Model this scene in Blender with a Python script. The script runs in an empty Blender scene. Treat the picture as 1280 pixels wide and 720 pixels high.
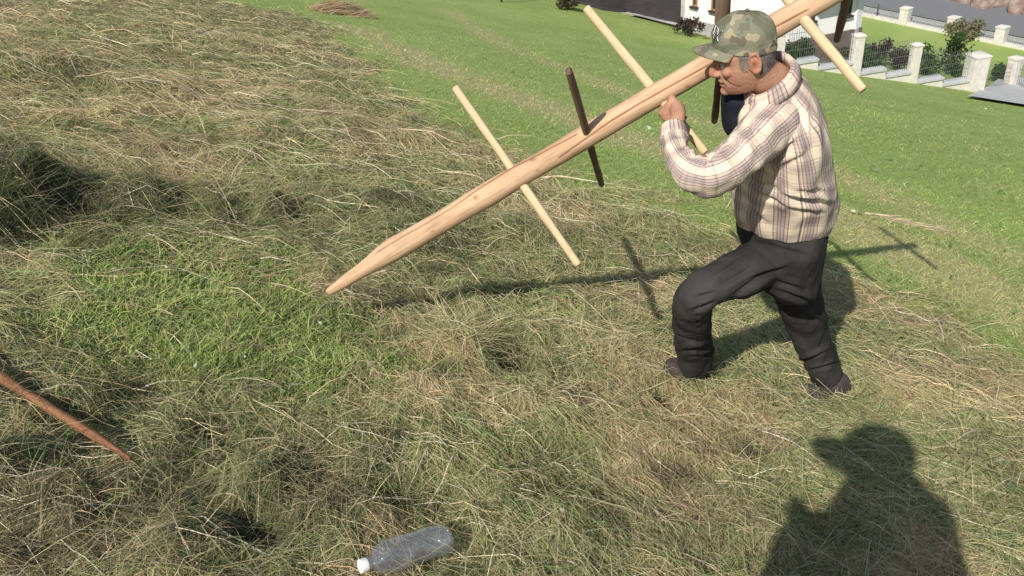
import bpy, bmesh, math, random
import numpy as np
from mathutils import Vector, noise as mnoise
from math import radians, sin, cos, pi

rng = np.random.default_rng(7)
random.seed(7)
scene = bpy.context.scene
COL = scene.collection

# ------------------------------------------------------------------ camera maths
PITCH, ROLL, FPX = radians(33), radians(5.1), 1100.0
R0 = np.array([1, 0, 0.]); U0 = np.array([0, sin(PITCH), cos(PITCH)]); FW = np.array([0, cos(PITCH), -sin(PITCH)])
RV = cos(ROLL) * R0 - sin(ROLL) * U0
UV = cos(ROLL) * U0 + sin(ROLL) * R0
CAM = np.array([0, 0, 1.62])

def sm(t):
    t = np.clip(t, 0, 1); return t * t * (3 - 2 * t)
def HB(x, y):                                   # broad hillside
    h = -.25 * x - .15 * y - 1.2 * sm((y - 3) / 20) + 9.0
    return -9.0 + .5 * (h + np.sqrt(h * h + .2))          # levels out at the road below
def ray(x, y):
    x = np.asarray(x, float); y = np.asarray(y, float)
    d = FW + ((x - 640) / FPX)[..., None] * RV - ((y - 360) / FPX)[..., None] * UV
    return d / np.linalg.norm(d, axis=-1, keepdims=True)
def proj(P):
    d = np.asarray(P) - CAM; z = d @ FW
    return 640 + FPX * (d @ RV) / z, 360 - FPX * (d @ UV) / z, z
def aty(x, y, Y):
    d = ray(x, y); return CAM + d * (Y / d[1])
def atz(x, y, z):
    d = ray(x, y); return CAM + d * ((z - CAM[2]) / d[2])
def gnd(x, y):                                   # where a line of sight meets the hillside (vectorised)
    d = ray(x, y); t = np.full(d.shape[:-1], .6)
    for i in range(60):
        P = CAM + d * t[..., None]
        t = t + np.clip((P[..., 2] - HB(P[..., 0], P[..., 1])) * .9, -3, 3)
        t = np.clip(t, .5, 120)
    return CAM + d * t[..., None]
SUN = ray(1105, 585)                             # direction the sunlight travels

# ------------------------------------------------------------------ numpy noise
def _h(ix, iy, s):
    n = (ix.astype(np.int64) * 374761393 + iy.astype(np.int64) * 668265263 + s * 974634721) & 0x7fffffff
    n = ((n ^ (n >> 13)) * 1274126177) & 0x7fffffff
    return ((n ^ (n >> 16)) & 0xffff) / 65535.0
def vn(x, y, s=0):
    ix = np.floor(x); iy = np.floor(y); fx = x - ix; fy = y - iy
    fx = fx * fx * (3 - 2 * fx); fy = fy * fy * (3 - 2 * fy)
    a = _h(ix, iy, s); b = _h(ix + 1, iy, s); c = _h(ix, iy + 1, s); d = _h(ix + 1, iy + 1, s)
    return (a * (1 - fx) + b * fx) * (1 - fy) + (c * (1 - fx) + d * fx) * fy
def fbm(x, y, s=0, o=4):
    r = 0; a = .5; t = 0
    for i in range(o):
        r = r + a * vn(x * 2 ** i, y * 2 ** i, s + i * 17); t += a; a *= .5
    return r / t

# ------------------------------------------------------------------ regions of the field
def poly_world(pts):
    out = []
    n = len(pts)
    for i in range(n):
        a = np.array(pts[i], float); b = np.array(pts[(i + 1) % n], float)
        out.append(a); 
    return np.array(out)
def sdist(x, y, poly):                            # signed distance, positive inside
    x = np.asarray(x, float); y = np.asarray(y, float)
    dm = np.full(x.shape, 1e9); ins = np.zeros(x.shape, bool)
    n = len(poly)
    for i in range(n):
        ax, ay = poly[i]; bx, by = poly[(i + 1) % n]
        ex, ey = bx - ax, by - ay
        t = np.clip(((x - ax) * ex + (y - ay) * ey) / (ex * ex + ey * ey + 1e-12), 0, 1)
        dm = np.minimum(dm, np.hypot(x - ax - t * ex, y - ay - t * ey))
        c = ((ay > y) != (by > y)) & (x < ex * (y - ay) / (ey + 1e-12) + ax)
        ins ^= c
    return np.where(ins, dm, -dm)
def gxy(pts):
    p = np.array(pts, float); return gnd(p[:, 0], p[:, 1])[:, :2]
edge = gxy([(300, 2), (390, 18), (440, 40), (480, 80), (520, 118), (570, 155), (650, 190), (760, 238), (870, 268), (1000, 305), (1085, 345), (1180, 400), (1290, 462)])
HAYP = np.vstack([[[-40, 30], [-9, 17]], edge, [[4, 1.4], [6, -8], [-40, -8]]])
PATCH = gxy([(-60, 335), (60, 315), (170, 300), (300, 292), (400, 305), (440, 345), (430, 385), (515, 425), (530, 470), (440, 535), (350, 520), (240, 485), (130, 470), (40, 440), (-60, 430)])
def band(x, y, pts, w):
    p = gxy(pts); dm = np.full(np.shape(x), 1e9)
    for i in range(len(p) - 1):
        a = p[i]; e = p[i + 1] - a
        t = np.clip(((x - a[0]) * e[0] + (y - a[1]) * e[1]) / (e @ e), 0, 1)
        dm = np.minimum(dm, np.hypot(x - a[0] - t * e[0], y - a[1] - t * e[1]))
    return 1 - sm(dm / w)
def masks(x, y):
    n = fbm(x * 2.2, y * 2.2, 3) - .5
    n2 = fbm(x * .7, y * .7, 9) - .5
    hay = sm((sdist(x, y, HAYP) + n * 1.0 + .15) / .55 )
    pat = sm((sdist(x, y, PATCH) + n * 1.0 + (fbm(x * 7, y * 7, 19, 3) - .5) * .5 + .04) / .34)
    dry = np.maximum(band(x, y, [(430, 30), (560, 90), (700, 142), (830, 188), (950, 232), (1060, 278), (1200, 345), (1300, 395)], .62),
                     .6 * band(x, y, [(560, 10), (640, 60), (790, 120), (1000, 200), (1290, 330)], .55))
    dry = np.clip(dry + n * .5, 0, 1) * (1 - hay)
    return hay, pat * hay, dry, n2
MOUNDS = []
for (px, py, r, h) in [(40, 250, .26, .30), (-60, 255, .4, .30), (20, 275, .2, .16), (190, 252, .2, .16), (275, 255, .18, .12), (350, 268, .16, .10), (130, 285, .12, .1),
                       (598, 446, .15, .13), (566, 428, .16, .11), (655, 420, .13, .07), (760, 440, .2, .05), (820, 480, .12, .06), (690, 540, .2, .07), (560, 560, .25, .07),
                       (330, 610, .2, .09), (440, 590, .14, .08), (120, 640, .25, .11), (20, 600, .2, .10), (250, 690, .2, .09), (480, 640, .12, .07), (900, 560, .3, .05), (700, 680, .3, .07),
                       (240, 530, .12, .06), (590, 355, .18, .05), (30, 200, .3, .12), (130, 150, .3, .1), (330, 170, .3, .1), (190, 110, .4, .1), (60, 90, .5, .12), (420, 180, .25, .08), (300, 60, .5, .1)]:
    g = gnd(px, py); MOUNDS.append((g[0], g[1], r, h))
PITS = []
for (px, py, r, h) in [(640, 458, .065, .13), (826, 500, .045, .06), (690, 568, .06, .05), (488, 630, .07, .07), (268, 548, .06, .05), (310, 662, .07, .05), (100, 262, .09, .1), (150, 285, .08, .09), (232, 270, .07, .08), (305, 275, .06, .07), (378, 272, .06, .07), (40, 300, .1, .09), (110, 590, .06, .05), (1035, 492, .12, .045), (858, 466, .1, .02)]:
    g = gnd(px, py); PITS.append((g[0], g[1], r, h))
for i in range(170):
    px = rng.uniform(-80, 1000); py = rng.uniform(10, 720)
    g = gnd(px, py); MOUNDS.append((g[0], g[1], rng.uniform(.07, .22) * (1 + .05 * g[1]), rng.uniform(.015, .055) * (1 + .06 * g[1])))
HOLES = [(*gnd(px, py)[:2], r) for px, py, r in ((640, 458, .105), (827, 502, .055), (690, 570, .05), (490, 630, .055), (312, 662, .05), (268, 548, .045), (100, 268, .08), (232, 272, .06), (382, 274, .06))]
def lump(x, y, hay, pat):
    z = np.zeros(np.shape(x))
    for (mx, my, r, h) in MOUNDS:
        d2 = ((x - mx) ** 2 + (y - my) ** 2) / (r * r)
        z = np.maximum(z, h * .72 * np.exp(-d2 * 1.6))
    z = z * (.35 + 1.3 * fbm(x * 7, y * 7, 71, 3))
    k = hay * (1 - .6 * pat) * (1 - .75 * np.exp(-(((x - 1.15) / .75) ** 2 + ((y - 2.0) / .7) ** 2)))
    f = fbm(x * 6, y * 6, 5, 3)
    f2 = np.abs(fbm(x * 13, y * 13, 31, 2) - .5) * 2; f3 = fbm(x * 1.6, y * 3.0, 57, 3) - .5
    pit = 0
    for (mx, my, r, h) in PITS: pit = np.maximum(pit, h * np.exp(-((x - mx) ** 2 + (y - my) ** 2) / (r * r)))
    return z * k + k * (.075 * (f - .5) + .035 * (f2 - .4) + .13 * f3 * np.clip((y - 2.6) / 2, .25, 1)) - pit * k - .012 * hay + .015 * (fbm(x * 3, y * 3, 51, 3) - .5)
def HS(x, y, m=None):
    if m is None: m = masks(x, y)
    return HB(x, y) + lump(x, y, m[0], m[1])
def hs1(x, y):
    return float(HS(np.array([x]), np.array([y]))[0])

# ------------------------------------------------------------------ materials
def mat(name):
    m = bpy.data.materials.new(name); m.use_nodes = True
    nt = m.node_tree; b = nt.nodes['Principled BSDF']
    return m, nt, b
def N(nt, t, **kw):
    n = nt.nodes.new(t)
    for k, v in kw.items():
        if k in n.inputs: n.inputs[k].default_value = v
        else: setattr(n, k, v)
    return n
def ramp(nt, fac, stops, interp='LINEAR'):
    r = nt.nodes.new('ShaderNodeValToRGB'); cr = r.color_ramp; cr.interpolation = interp
    while len(cr.elements) < len(stops): cr.elements.new(.5)
    for e, (p, c) in zip(cr.elements, stops):
        e.position = p; e.color = (*c, 1)
    nt.links.new(fac, r.inputs[0]); return r.outputs[0]
def mixc(nt, fac, a, b, mode='MIX'):
    m = nt.nodes.new('ShaderNodeMix'); m.data_type = 'RGBA'; m.blend_type = mode
    for s, v in ((m.inputs[0], fac), (m.inputs[6], a), (m.inputs[7], b)):
        if isinstance(v, (int, float)): s.default_value = v
        elif isinstance(v, tuple): s.default_value = (*v, 1)
        else: nt.links.new(v, s)
    return m.outputs[2]
def tc(nt, kind='Object', scale=(1, 1, 1)):
    t = nt.nodes.new('ShaderNodeTexCoord'); mp = nt.nodes.new('ShaderNodeMapping'); mp.inputs['Scale'].default_value = scale
    nt.links.new(t.outputs[kind], mp.inputs[0]); return mp.outputs[0]
def nz(nt, vec, scale, detail=4, rough=.55):
    n = N(nt, 'ShaderNodeTexNoise', Scale=scale, Detail=detail, Roughness=rough); nt.links.new(vec, n.inputs['Vector']); return n.outputs['Fac']
def bump(nt, b, h, s, d=.01):
    n = N(nt, 'ShaderNodeBump', Strength=s, Distance=d); nt.links.new(h, n.inputs['Height']); nt.links.new(n.outputs[0], b.inputs['Normal'])
def simple(name, c1, c2, scale=8, rough=.8, bs=.2, spec=.3, stretch=(1, 1, 1), detail=5, bd=.005):
    m, nt, b = mat(name); v = tc(nt, 'Object', stretch); f = nz(nt, v, scale, detail)
    nt.links.new(ramp(nt, f, [(.3, c1), (.7, c2)]), b.inputs['Base Color'])
    b.inputs['Roughness'].default_value = rough; b.inputs['Specular IOR Level'].default_value = spec
    if bs: bump(nt, b, nz(nt, v, scale * 4, 3), bs, bd)
    return m

def strand_mat(name, trans=.25, rough=.75):
    m, nt, b = mat(name)
    a = N(nt, 'ShaderNodeVertexColor', layer_name='Col')
    nt.links.new(a.outputs[0], b.inputs['Base Color']); b.inputs['Roughness'].default_value = rough; b.inputs['Specular IOR Level'].default_value = .25
    t = N(nt, 'ShaderNodeBsdfTranslucent'); nt.links.new(a.outputs[0], t.inputs[0])
    mx = N(nt, 'ShaderNodeMixShader'); mx.inputs[0].default_value = trans
    nt.links.new(b.outputs[0], mx.inputs[1]); nt.links.new(t.outputs[0], mx.inputs[2])
    nt.links.new(mx.outputs[0], nt.nodes['Material Output'].inputs[0]); return m
M_STRAND = strand_mat('dry_hay', .38); M_BLADE = strand_mat('grass_blade', .45)

def ground_mat():
    m, nt, b = mat('field_ground')
    a = N(nt, 'ShaderNodeVertexColor', layer_name='Mask'); sp = N(nt, 'ShaderNodeSeparateColor'); nt.links.new(a.outputs[0], sp.inputs[0])
    v = tc(nt)
    fine = nz(nt, v, 38, 6, .7); mid = nz(nt, v, 3.2, 5); big = nz(nt, v, .55, 4)
    lawn = ramp(nt, fine, [(.25, (.25, .34, .085)), (.5, (.34, .44, .13)), (.75, (.42, .51, .18))])
    lawn = mixc(nt, ramp(nt, mid, [(.35, (0, 0, 0)), (.7, (.55, .55, .55))]), lawn, (.38, .41, .15))
    lawn = mixc(nt, ramp(nt, big, [(.4, (0, 0, 0)), (.65, (.5, .5, .5))]), lawn, (.23, .33, .08))
    dry = ramp(nt, fine, [(.3, (.34, .34, .14)), (.7, (.54, .48, .25))])
    lawn = mixc(nt, sp.outputs[2], lawn, dry)
    hay = ramp(nt, fine, [(.3, (.10, .10, .042)), (.6, (.27, .245, .115)), (.8, (.42, .37, .19))])
    hay = mixc(nt, sp.outputs[1], hay, ramp(nt, fine, [(.3, (.09, .14, .035)), (.7, (.21, .30, .085))]))
    ho = N(nt, 'ShaderNodeVertexColor', layer_name='HoleShade'); hay = mixc(nt, ho.outputs[0], hay, (.014, .013, .007))  # shade of the hollows mixed into the ground colour
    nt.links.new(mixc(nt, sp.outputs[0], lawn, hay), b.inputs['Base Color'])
    b.inputs['Roughness'].default_value = .95; b.inputs['Specular IOR Level'].default_value = .1
    bump(nt, b, fine, .7, .03); return m

def plaid_mat():
    m, nt, b = mat('plaid_cotton')
    t = nt.nodes.new('ShaderNodeTexCoord'); s = N(nt, 'ShaderNodeSeparateXYZ'); nt.links.new(t.outputs['UV'], s.inputs[0])
    base = (.87, .71, .545); br = (.52, .415, .365); dk = (.30, .225, .215); pk = (.66, .53, .435); w = (.89, .80, .66)
    def axis(o, per, off, strong):
        d = N(nt, 'ShaderNodeMath', operation='MULTIPLY_ADD'); nt.links.new(o, d.inputs[0]); d.inputs[1].default_value = 1 / per; d.inputs[2].default_value = off
        f = N(nt, 'ShaderNodeMath', operation='FRACT'); nt.links.new(d.outputs[0], f.inputs[0])
        k = strong
        def c(x): return tuple(1 - k * (1 - min(1, x[i] / base[i])) for i in range(3))
        o1 = (1, 1, 1)
        st = [(0, o1), (.215, o1), (.225, c(dk)), (.26, c(dk)), (.27, c(pk)), (.36, c(pk)), (.37, c(dk)), (.41, c(dk)), (.42, c(br)), (.485, c(br)), (.50, c(dk)), (.53, c(dk)), (.545, c(br)), (.62, c(br)), (.63, c(dk)), (.67, c(dk)), (.68, c(pk)), (.76, c(pk)), (.77, c(dk)), (.80, c(dk)), (.81, o1), (1, o1)]
        return ramp(nt, f.outputs[0], st)
    cx = axis(s.outputs[0], .076, .1, .92); cy = axis(s.outputs[1], .076, .35, .45)
    v = tc(nt, 'UV')
    c = mixc(nt, 1.0, mixc(nt, 1.0, base, cx, 'MULTIPLY'), cy, 'MULTIPLY')
    c = mixc(nt, 1.0, c, ramp(nt, nz(nt, v, 14, 4), [(.3, (.88, .88, .88)), (.7, (1, 1, 1))]), 'MULTIPLY')
    nt.links.new(c, b.inputs['Base Color']); b.inputs['Roughness'].default_value = .9; b.inputs['Specular IOR Level'].default_value = .15
    bump(nt, b, nz(nt, v, 26, 5), .35, .008); return m

def camo_mat():
    m, nt, b = mat('camouflage_cloth')
    v = tc(nt, 'Object', (1, 1, 1.4)); 
    f1 = nz(nt, v, 17, 2, .4); 
    v2 = tc(nt, 'Object', (1.3, .8, 1.2)); f2 = nz(nt, v2, 23, 2, .4)
    c = ramp(nt, f1, [(0, (.13, .14, .085)), (.46, (.21, .205, .14)), (.57, (.42, .345, .225))], 'CONSTANT')
    k = ramp(nt, f2, [(0, (0, 0, 0)), (.565, (1, 1, 1))], 'CONSTANT')
    c = mixc(nt, k, c, (.115, .095, .07))
    c = mixc(nt, .30, c, (.24, .23, .17))
    nt.links.new(c, b.inputs['Base Color']); b.inputs['Roughness'].default_value = .95; b.inputs['Specular IOR Level'].default_value = .1
    bump(nt, b, nz(nt, tc(nt), 120, 3), .15, .003); return m

def skin_mat():
    m, nt, b = mat('weathered_skin')
    v = tc(nt); a = N(nt, 'ShaderNodeVertexColor', layer_name='Col')
    f = nz(nt, v, 26, 5)
    c = mixc(nt, ramp(nt, f, [(.32, (0, 0, 0)), (.7, (.8, .8, .8))]), (.50, .285, .185), (.39, .175, .11))
    c = mixc(nt, 1.0, c, a.outputs[0], 'MULTIPLY')
    nt.links.new(c, b.inputs['Base Color']); b.inputs['Roughness'].default_value = .62; b.inputs['Specular IOR Level'].default_value = .3
    b.inputs['Subsurface Weight'].default_value = .03; b.inputs['Subsurface Radius'].default_value = (.01, .004, .002)
    bump(nt, b, nz(nt, v, 90, 5), .7, .004); return m

def wood_mat(name, c1, c2, dark, crack=False):
    m, nt, b = mat(name); v = tc(nt, 'UV', (14, 1.6, 1)); v2 = tc(nt, 'UV', (60, 3.5, 1)); v3 = tc(nt, 'UV', (5, 5, 1))
    c = ramp(nt, nz(nt, v, 2.2, 5), [(.3, c1), (.7, c2)])
    c = mixc(nt, ramp(nt, nz(nt, v2, 2.5, 4), [(.52, (0, 0, 0)), (.75, (.55, .55, .55))]), c, dark)
    c = mixc(nt, ramp(nt, nz(nt, v3, 1.2, 3), [(.5, (0, 0, 0)), (.75, (.45, .45, .45))]), c, tuple(x * .62 for x in c1))
    if crack:
        a = N(nt, 'ShaderNodeVertexColor', layer_name='Col'); c = mixc(nt, 1.0, c, a.outputs[0], 'MULTIPLY')
    nt.links.new(c, b.inputs['Base Color']); b.inputs['Roughness'].default_value = .75; b.inputs['Specular IOR Level'].default_value = .25
    bump(nt, b, nz(nt, v2, 3, 5), .35, .004); return m

M_GROUND = ground_mat(); M_PLAID = plaid_mat(); M_CAMO = camo_mat(); M_SKIN = skin_mat()
M_POLE = wood_mat('peeled_spruce', (.50, .31, .18), (.70, .50, .325), (.28, .155, .095), True)
M_PEG = wood_mat('split_peg_wood', (.60, .43, .25), (.74, .57, .36), (.42, .27, .15))
M_PEG_SHADE = wood_mat('shaded_peg_wood', (.15, .10, .065), (.24, .165, .11), (.08, .055, .04))  # same pegs seen on their unlit side: shade put into the wood colour
M_STICK = wood_mat('red_brown_bark', (.16, .072, .034), (.33, .165, .082), (.07, .035, .025))
M_TROU = simple('black_cotton_trousers', (.020, .018, .018), (.058, .053, .051), 5, .95, .6, .1, bd=.006)
M_SHOE = simple('dusty_work_shoe', (.035, .028, .026), (.085, .068, .06), 30, .85, .3)
M_SOLE = simple('rubber_sole', (.05, .045, .04), (.09, .08, .07), 30, .9, .2)
M_NAVY = simple('navy_knit', (.012, .014, .022), (.025, .027, .04), 30, .95, .2, .1)
M_HAIR = simple('grey_hair', (.10, .085, .075), (.26, .23, .21), 60, .7, 0)
M_EYEW = simple('eye_white', (.34, .30, .27), (.40, .36, .33), 30, .2, 0)  # greyed: shade under the cap brim put into the colour
M_IRIS = simple('eye_dark', (.03, .02, .015), (.05, .03, .02), 30, .2, 0)
M_BLACK = simple('black_thread', (.012, .012, .012), (.03, .03, .03), 60, .8, .2)
M_WHITE_T = simple('white_thread', (.75, .75, .73), (.85, .85, .83), 60, .8, .2)
M_RENDER = simple('white_render', (.80, .79, .76), (.86, .85, .83), 3, .9, .1, .1)
M_CONC = simple('pale_concrete', (.36, .35, .33), (.50, .49, .46), 5, .9, .25, .2)
M_PILLAR = simple('white_cast_block', (.58, .54, .49), (.74, .70, .64), 9, .92, .4, .1, bd=.02)
M_COPING = simple('grey_coping', (.42, .43, .44), (.56, .56, .56), 7, .9, .2)
M_DARKCLAD = simple('dark_cladding', (.040, .034, .038), (.060, .052, .056), 3, .75, .15, .2, (1, 1, 8))
M_PLINTH = simple('brown_plinth', (.12, .085, .075), (.19, .14, .125), 9, .9, .3)
M_ROOF = simple('dark_roof_tile', (.07, .045, .04), (.12, .08, .07), 6, .8, .4)
M_FRAME = simple('brown_window_frame', (.30, .15, .06), (.42, .22, .09), 9, .6, .1)
M_POSTW = simple('brown_timber', (.12, .075, .06), (.19, .12, .095), 9, .8, .3, .2, (1, 1, .15))
M_METAL = simple('dark_fence_metal', (.045, .047, .05), (.085, .088, .09), 20, .6, 0)
M_ZINC = simple('grey_downpipe', (.38, .41, .45), (.48, .50, .53), 9, .5, 0)
M_ASPH = simple('asphalt', (.17, .17, .175), (.235, .235, .235), 60, .95, .3, .1)
M_PAVE = simple('grey_paving', (.46, .45, .44), (.60, .59, .57), 12, .95, .3, .1)
M_ROCK = simple('pink_brown_stone', (.20, .13, .11), (.42, .33, .28), 2.5, .95, .8, .1, bd=.08)
m, nt, b = mat('window_glass'); b.inputs['Base Color'].default_value = (.02, .025, .03, 1); b.inputs['Roughness'].default_value = .06
nt.links.new(ramp(nt, nz(nt, tc(nt), 2), [(.3, (.015, .02, .025)), (.7, (.04, .045, .05))]), b.inputs['Base Color']); M_GLASS = m

def mesh_panel_mat():
    m, nt, b = mat('open_wire_mesh')
    t = nt.nodes.new('ShaderNodeTexCoord'); s = N(nt, 'ShaderNodeSeparateXYZ'); nt.links.new(t.outputs['UV'], s.inputs[0])
    o = []
    for k, per, wd in ((0, .06, .16), (1, .2, .06)):
        d = N(nt, 'ShaderNodeMath', operation='DIVIDE'); nt.links.new(s.outputs[k], d.inputs[0]); d.inputs[1].default_value = per
        f = N(nt, 'ShaderNodeMath', operation='FRACT'); nt.links.new(d.outputs[0], f.inputs[0])
        l = N(nt, 'ShaderNodeMath', operation='LESS_THAN'); nt.links.new(f.outputs[0], l.inputs[0]); l.inputs[1].default_value = wd; o.append(l)
    mx = N(nt, 'ShaderNodeMath', operation='MAXIMUM'); nt.links.new(o[0].outputs[0], mx.inputs[0]); nt.links.new(o[1].outputs[0], mx.inputs[1])
    nt.links.new(mx.outputs[0], b.inputs['Alpha'])
    nt.links.new(ramp(nt, nz(nt, tc(nt), 5), [(.3, (.10, .11, .115)), (.7, (.17, .18, .185))]), b.inputs['Base Color']); b.inputs['Roughness'].default_value = .6
    return m
M_MESH = mesh_panel_mat()
def bottle_mat():
    m, nt, b = mat('clear_plastic')
    g = N(nt, 'ShaderNodeBsdfGlossy', Roughness=.045); tr = N(nt, 'ShaderNodeBsdfTransparent')
    tr.inputs[0].default_value = (.92, .93, .94, 1)
    lw = N(nt, 'ShaderNodeLayerWeight', Blend=.35)
    r = ramp(nt, lw.outputs['Facing'], [(0, (.10, .10, .10)), (1, (.55, .55, .55))])
    v = tc(nt); bp = N(nt, 'ShaderNodeBump', Strength=.4, Distance=.004); nt.links.new(nz(nt, v, 45, 3), bp.inputs['Height'])
    nt.links.new(bp.outputs[0], g.inputs['Normal'])
    df = N(nt, 'ShaderNodeBsdfDiffuse'); df.inputs[0].default_value = (.72, .74, .76, 1)
    m1 = N(nt, 'ShaderNodeMixShader'); m1.inputs[0].default_value = .10; nt.links.new(tr.outputs[0], m1.inputs[1]); nt.links.new(df.outputs[0], m1.inputs[2])
    mx = N(nt, 'ShaderNodeMixShader'); nt.links.new(r, mx.inputs[0]); nt.links.new(m1.outputs[0], mx.inputs[1]); nt.links.new(g.outputs[0], mx.inputs[2])
    nt.links.new(mx.outputs[0], nt.nodes['Material Output'].inputs[0]); return m
M_PET = bottle_mat()
M_CAPW = simple('white_plastic', (.78, .78, .76), (.86, .86, .84), 30, .35, 0, .5)

# ------------------------------------------------------------------ mesh builders
def tag(o, label=None, cat=None, group=None, kind=None):
    for k, v in (('label', label), ('category', cat), ('group', group), ('kind', kind)):
        if v: o[k] = v
    return o
def empty(name, loc, label, cat, group=None):
    o = bpy.data.objects.new(name, None); COL.objects.link(o); o.location = Vector([float(c) for c in loc]); return tag(o, label, cat, group)
def mk(name, V, F, m, parent=None, base=None, uv=None, col=None, colname='Col', smooth=True):
    V = np.asarray(V, float).reshape(-1, 3)
    if base is not None: V = V - np.asarray(base, float)
    me = bpy.data.meshes.new(name)
    if isinstance(F, np.ndarray):
        k = F.shape[1]; n = len(F)
        me.vertices.add(len(V)); me.vertices.foreach_set('co', V.ravel())
        me.loops.add(n * k); me.loops.foreach_set('vertex_index', F.ravel().astype(np.int32))
        me.polygons.add(n); me.polygons.foreach_set('loop_start', np.arange(0, n * k, k, dtype=np.int32))
        me.update(calc_edges=True)
    else:
        me.from_pydata(V.tolist(), [], [list(map(int, f)) for f in F]); me.update()
    if smooth: me.polygons.foreach_set('use_smooth', np.ones(len(me.polygons), bool))
    if uv is not None:
        l = me.uv_layers.new(name='UVMap'); vi = np.empty(len(me.loops), np.int32); me.loops.foreach_get('vertex_index', vi)
        l.data.foreach_set('uv', np.asarray(uv, float)[vi].ravel())
    if col is not None:
        a = me.color_attributes.new(colname, 'FLOAT_COLOR', 'POINT'); c = np.ones((len(V), 4)); c[:, :3] = col
        a.data.foreach_set('color', c.ravel())
    me.materials.append(m)
    o = bpy.data.objects.new(name, me); COL.objects.link(o)
    if parent is not None: o.parent = parent
    elif base is not None: o.location = Vector([float(c) for c in base])
    return o
def join(parts):
    V = []; F = []; n = 0; UVs = []
    for p in parts:
        v = np.asarray(p[0]).reshape(-1, 3); V.append(v); F += [[i + n for i in f] for f in p[1]]; n += len(v)
        UVs.append(p[2] if len(p) > 2 and p[2] is not None else np.zeros((len(v), 2)))
    return np.vstack(V), F, np.vstack(UVs)
def cr(P, n):                                    # Catmull-Rom through control rows, n samples per span
    P = np.asarray(P, float); Q = np.vstack([2 * P[0] - P[1], P, 2 * P[-1] - P[-2]]); out = []
    for i in range(1, len(Q) - 2):
        for t in np.linspace(0, 1, n, endpoint=False):
            a, b_, c, d = Q[i - 1], Q[i], Q[i + 1], Q[i + 2]
            out.append(.5 * (2 * b_ + (c - a) * t + (2 * a - 5 * b_ + 4 * c - d) * t * t + (3 * b_ - a - 3 * c + d) * t ** 3))
    out.append(P[-1]); return np.array(out)
def unit(v): v = np.asarray(v, float); return v / (np.linalg.norm(v) + 1e-12)
def tube(pts, rad, ns=20, sub=6, caps=True, up=(0, 0, 1), flat=1.0, uscale=None):
    """swept round tube; rad scalar per point; returns verts, faces, uv (metres)"""
    P = np.asarray(pts, float); r = np.asarray(rad, float)
    A = cr(np.hstack([P, r[:, None]]), sub) if sub > 1 else np.hstack([P, r[:, None]])
    P, r = A[:, :3], np.maximum(A[:, 3], 1e-4)
    T = np.gradient(P, axis=0); T /= np.linalg.norm(T, axis=1, keepdims=True) + 1e-12
    u = np.asarray(up, float); u = unit(u - T[0] * (u @ T[0]))
    V = []; uv = []; L = 0; rm = uscale if uscale else r.mean()
    for i in range(len(P)):
        if i: L += np.linalg.norm(P[i] - P[i - 1])
        u = unit(u - T[i] * (u @ T[i])); w = np.cross(T[i], u)
        for j in range(ns + 1):
            a = 2 * pi * j / ns
            V.append(P[i] + r[i] * (cos(a) * u + flat * sin(a) * w)); uv.append((a * rm, L))
    F = []; m_ = ns + 1
    for i in range(len(P) - 1):
        for j in range(ns):
            F.append([i * m_ + j, i * m_ + j + 1, (i + 1) * m_ + j + 1, (i + 1) * m_ + j])
    if caps:
        n = len(V); V.append(P[0]); uv.append((0, 0)); V.append(P[-1]); uv.append((0, L))
        for j in range(ns):
            F.append([n, j + 1, j]); k = (len(P) - 1) * m_; F.append([n + 1, k + j, k + j + 1])
    return np.array(V), F, np.array(uv)
def loft(st, ns=48, sub=6, caps=True, ex=2.3, start=pi):
    """st rows: center(3), fwd(3), side(3), front, back, width"""
    rows = np.array([np.hstack([c, f, s, [a, bk, w]]) for c, f, s, a, bk, w in st])
    A = cr(rows, sub); V = []; uv = []; L = 0; m_ = ns + 1
    per = np.mean(A[:, 9] + A[:, 10]) / 2 + np.mean(A[:, 11]); per = per / 2
    for i, R in enumerate(A):
        c, f, s = R[:3], unit(R[3:6]), unit(R[6:9])
        if i: L += np.linalg.norm(c - A[i - 1][:3])
        for j in range(m_):
            a = start + 2 * pi * j / ns; ca, sa = cos(a), sin(a)
            k = (abs(ca) ** ex + abs(sa) ** ex) ** (-1 / ex)
            V.append(c + f * ca * k * (R[9] if ca > 0 else R[10]) + s * sa * k * R[11]); uv.append((a * per, L))
    F = []; n = len(A)
    for i in range(n - 1):
        for j in range(ns): F.append([i * m_ + j, i * m_ + j + 1, (i + 1) * m_ + j + 1, (i + 1) * m_ + j])
    if caps:
        q = len(V); V.append(A[0][:3]); V.append(A[-1][:3]); uv += [(0, 0), (0, L)]
        for j in range(ns): F.append([q, j + 1, j]); F.append([q + 1, (n - 1) * m_ + j, (n - 1) * m_ + j + 1])
    return np.array(V), F, np.array(uv)
def ellip(c, ax, r, nu=24, nv=14):
    V = []; F = []; ax = np.asarray(ax, float)
    for i in range(nv + 1):
        th = pi * i / nv
        for j in range(nu):
            ph = 2 * pi * j / nu; q = np.array([sin(th) * cos(ph) * r[0], sin(th) * sin(ph) * r[1], cos(th) * r[2]]); V.append(np.asarray(c) + q @ ax)
    for i in range(nv):
        for j in range(nu): F.append([i * nu + j, i * nu + (j + 1) % nu, (i + 1) * nu + (j + 1) % nu, (i + 1) * nu + j])
    return np.array(V), F
def box(lo, hi, ax=None, o=(0, 0, 0)):
    lo = np.array(lo, float); hi = np.array(hi, float)
    V = np.array([[x, y, z] for x in (lo[0], hi[0]) for y in (lo[1], hi[1]) for z in (lo[2], hi[2])])
    if ax is not None: V = V @ np.asarray(ax, float)
    return V + np.asarray(o, float), [[0, 1, 3, 2], [4, 6, 7, 5], [0, 4, 5, 1], [2, 3, 7, 6], [0, 2, 6, 4], [1, 5, 7, 3]]
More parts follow.
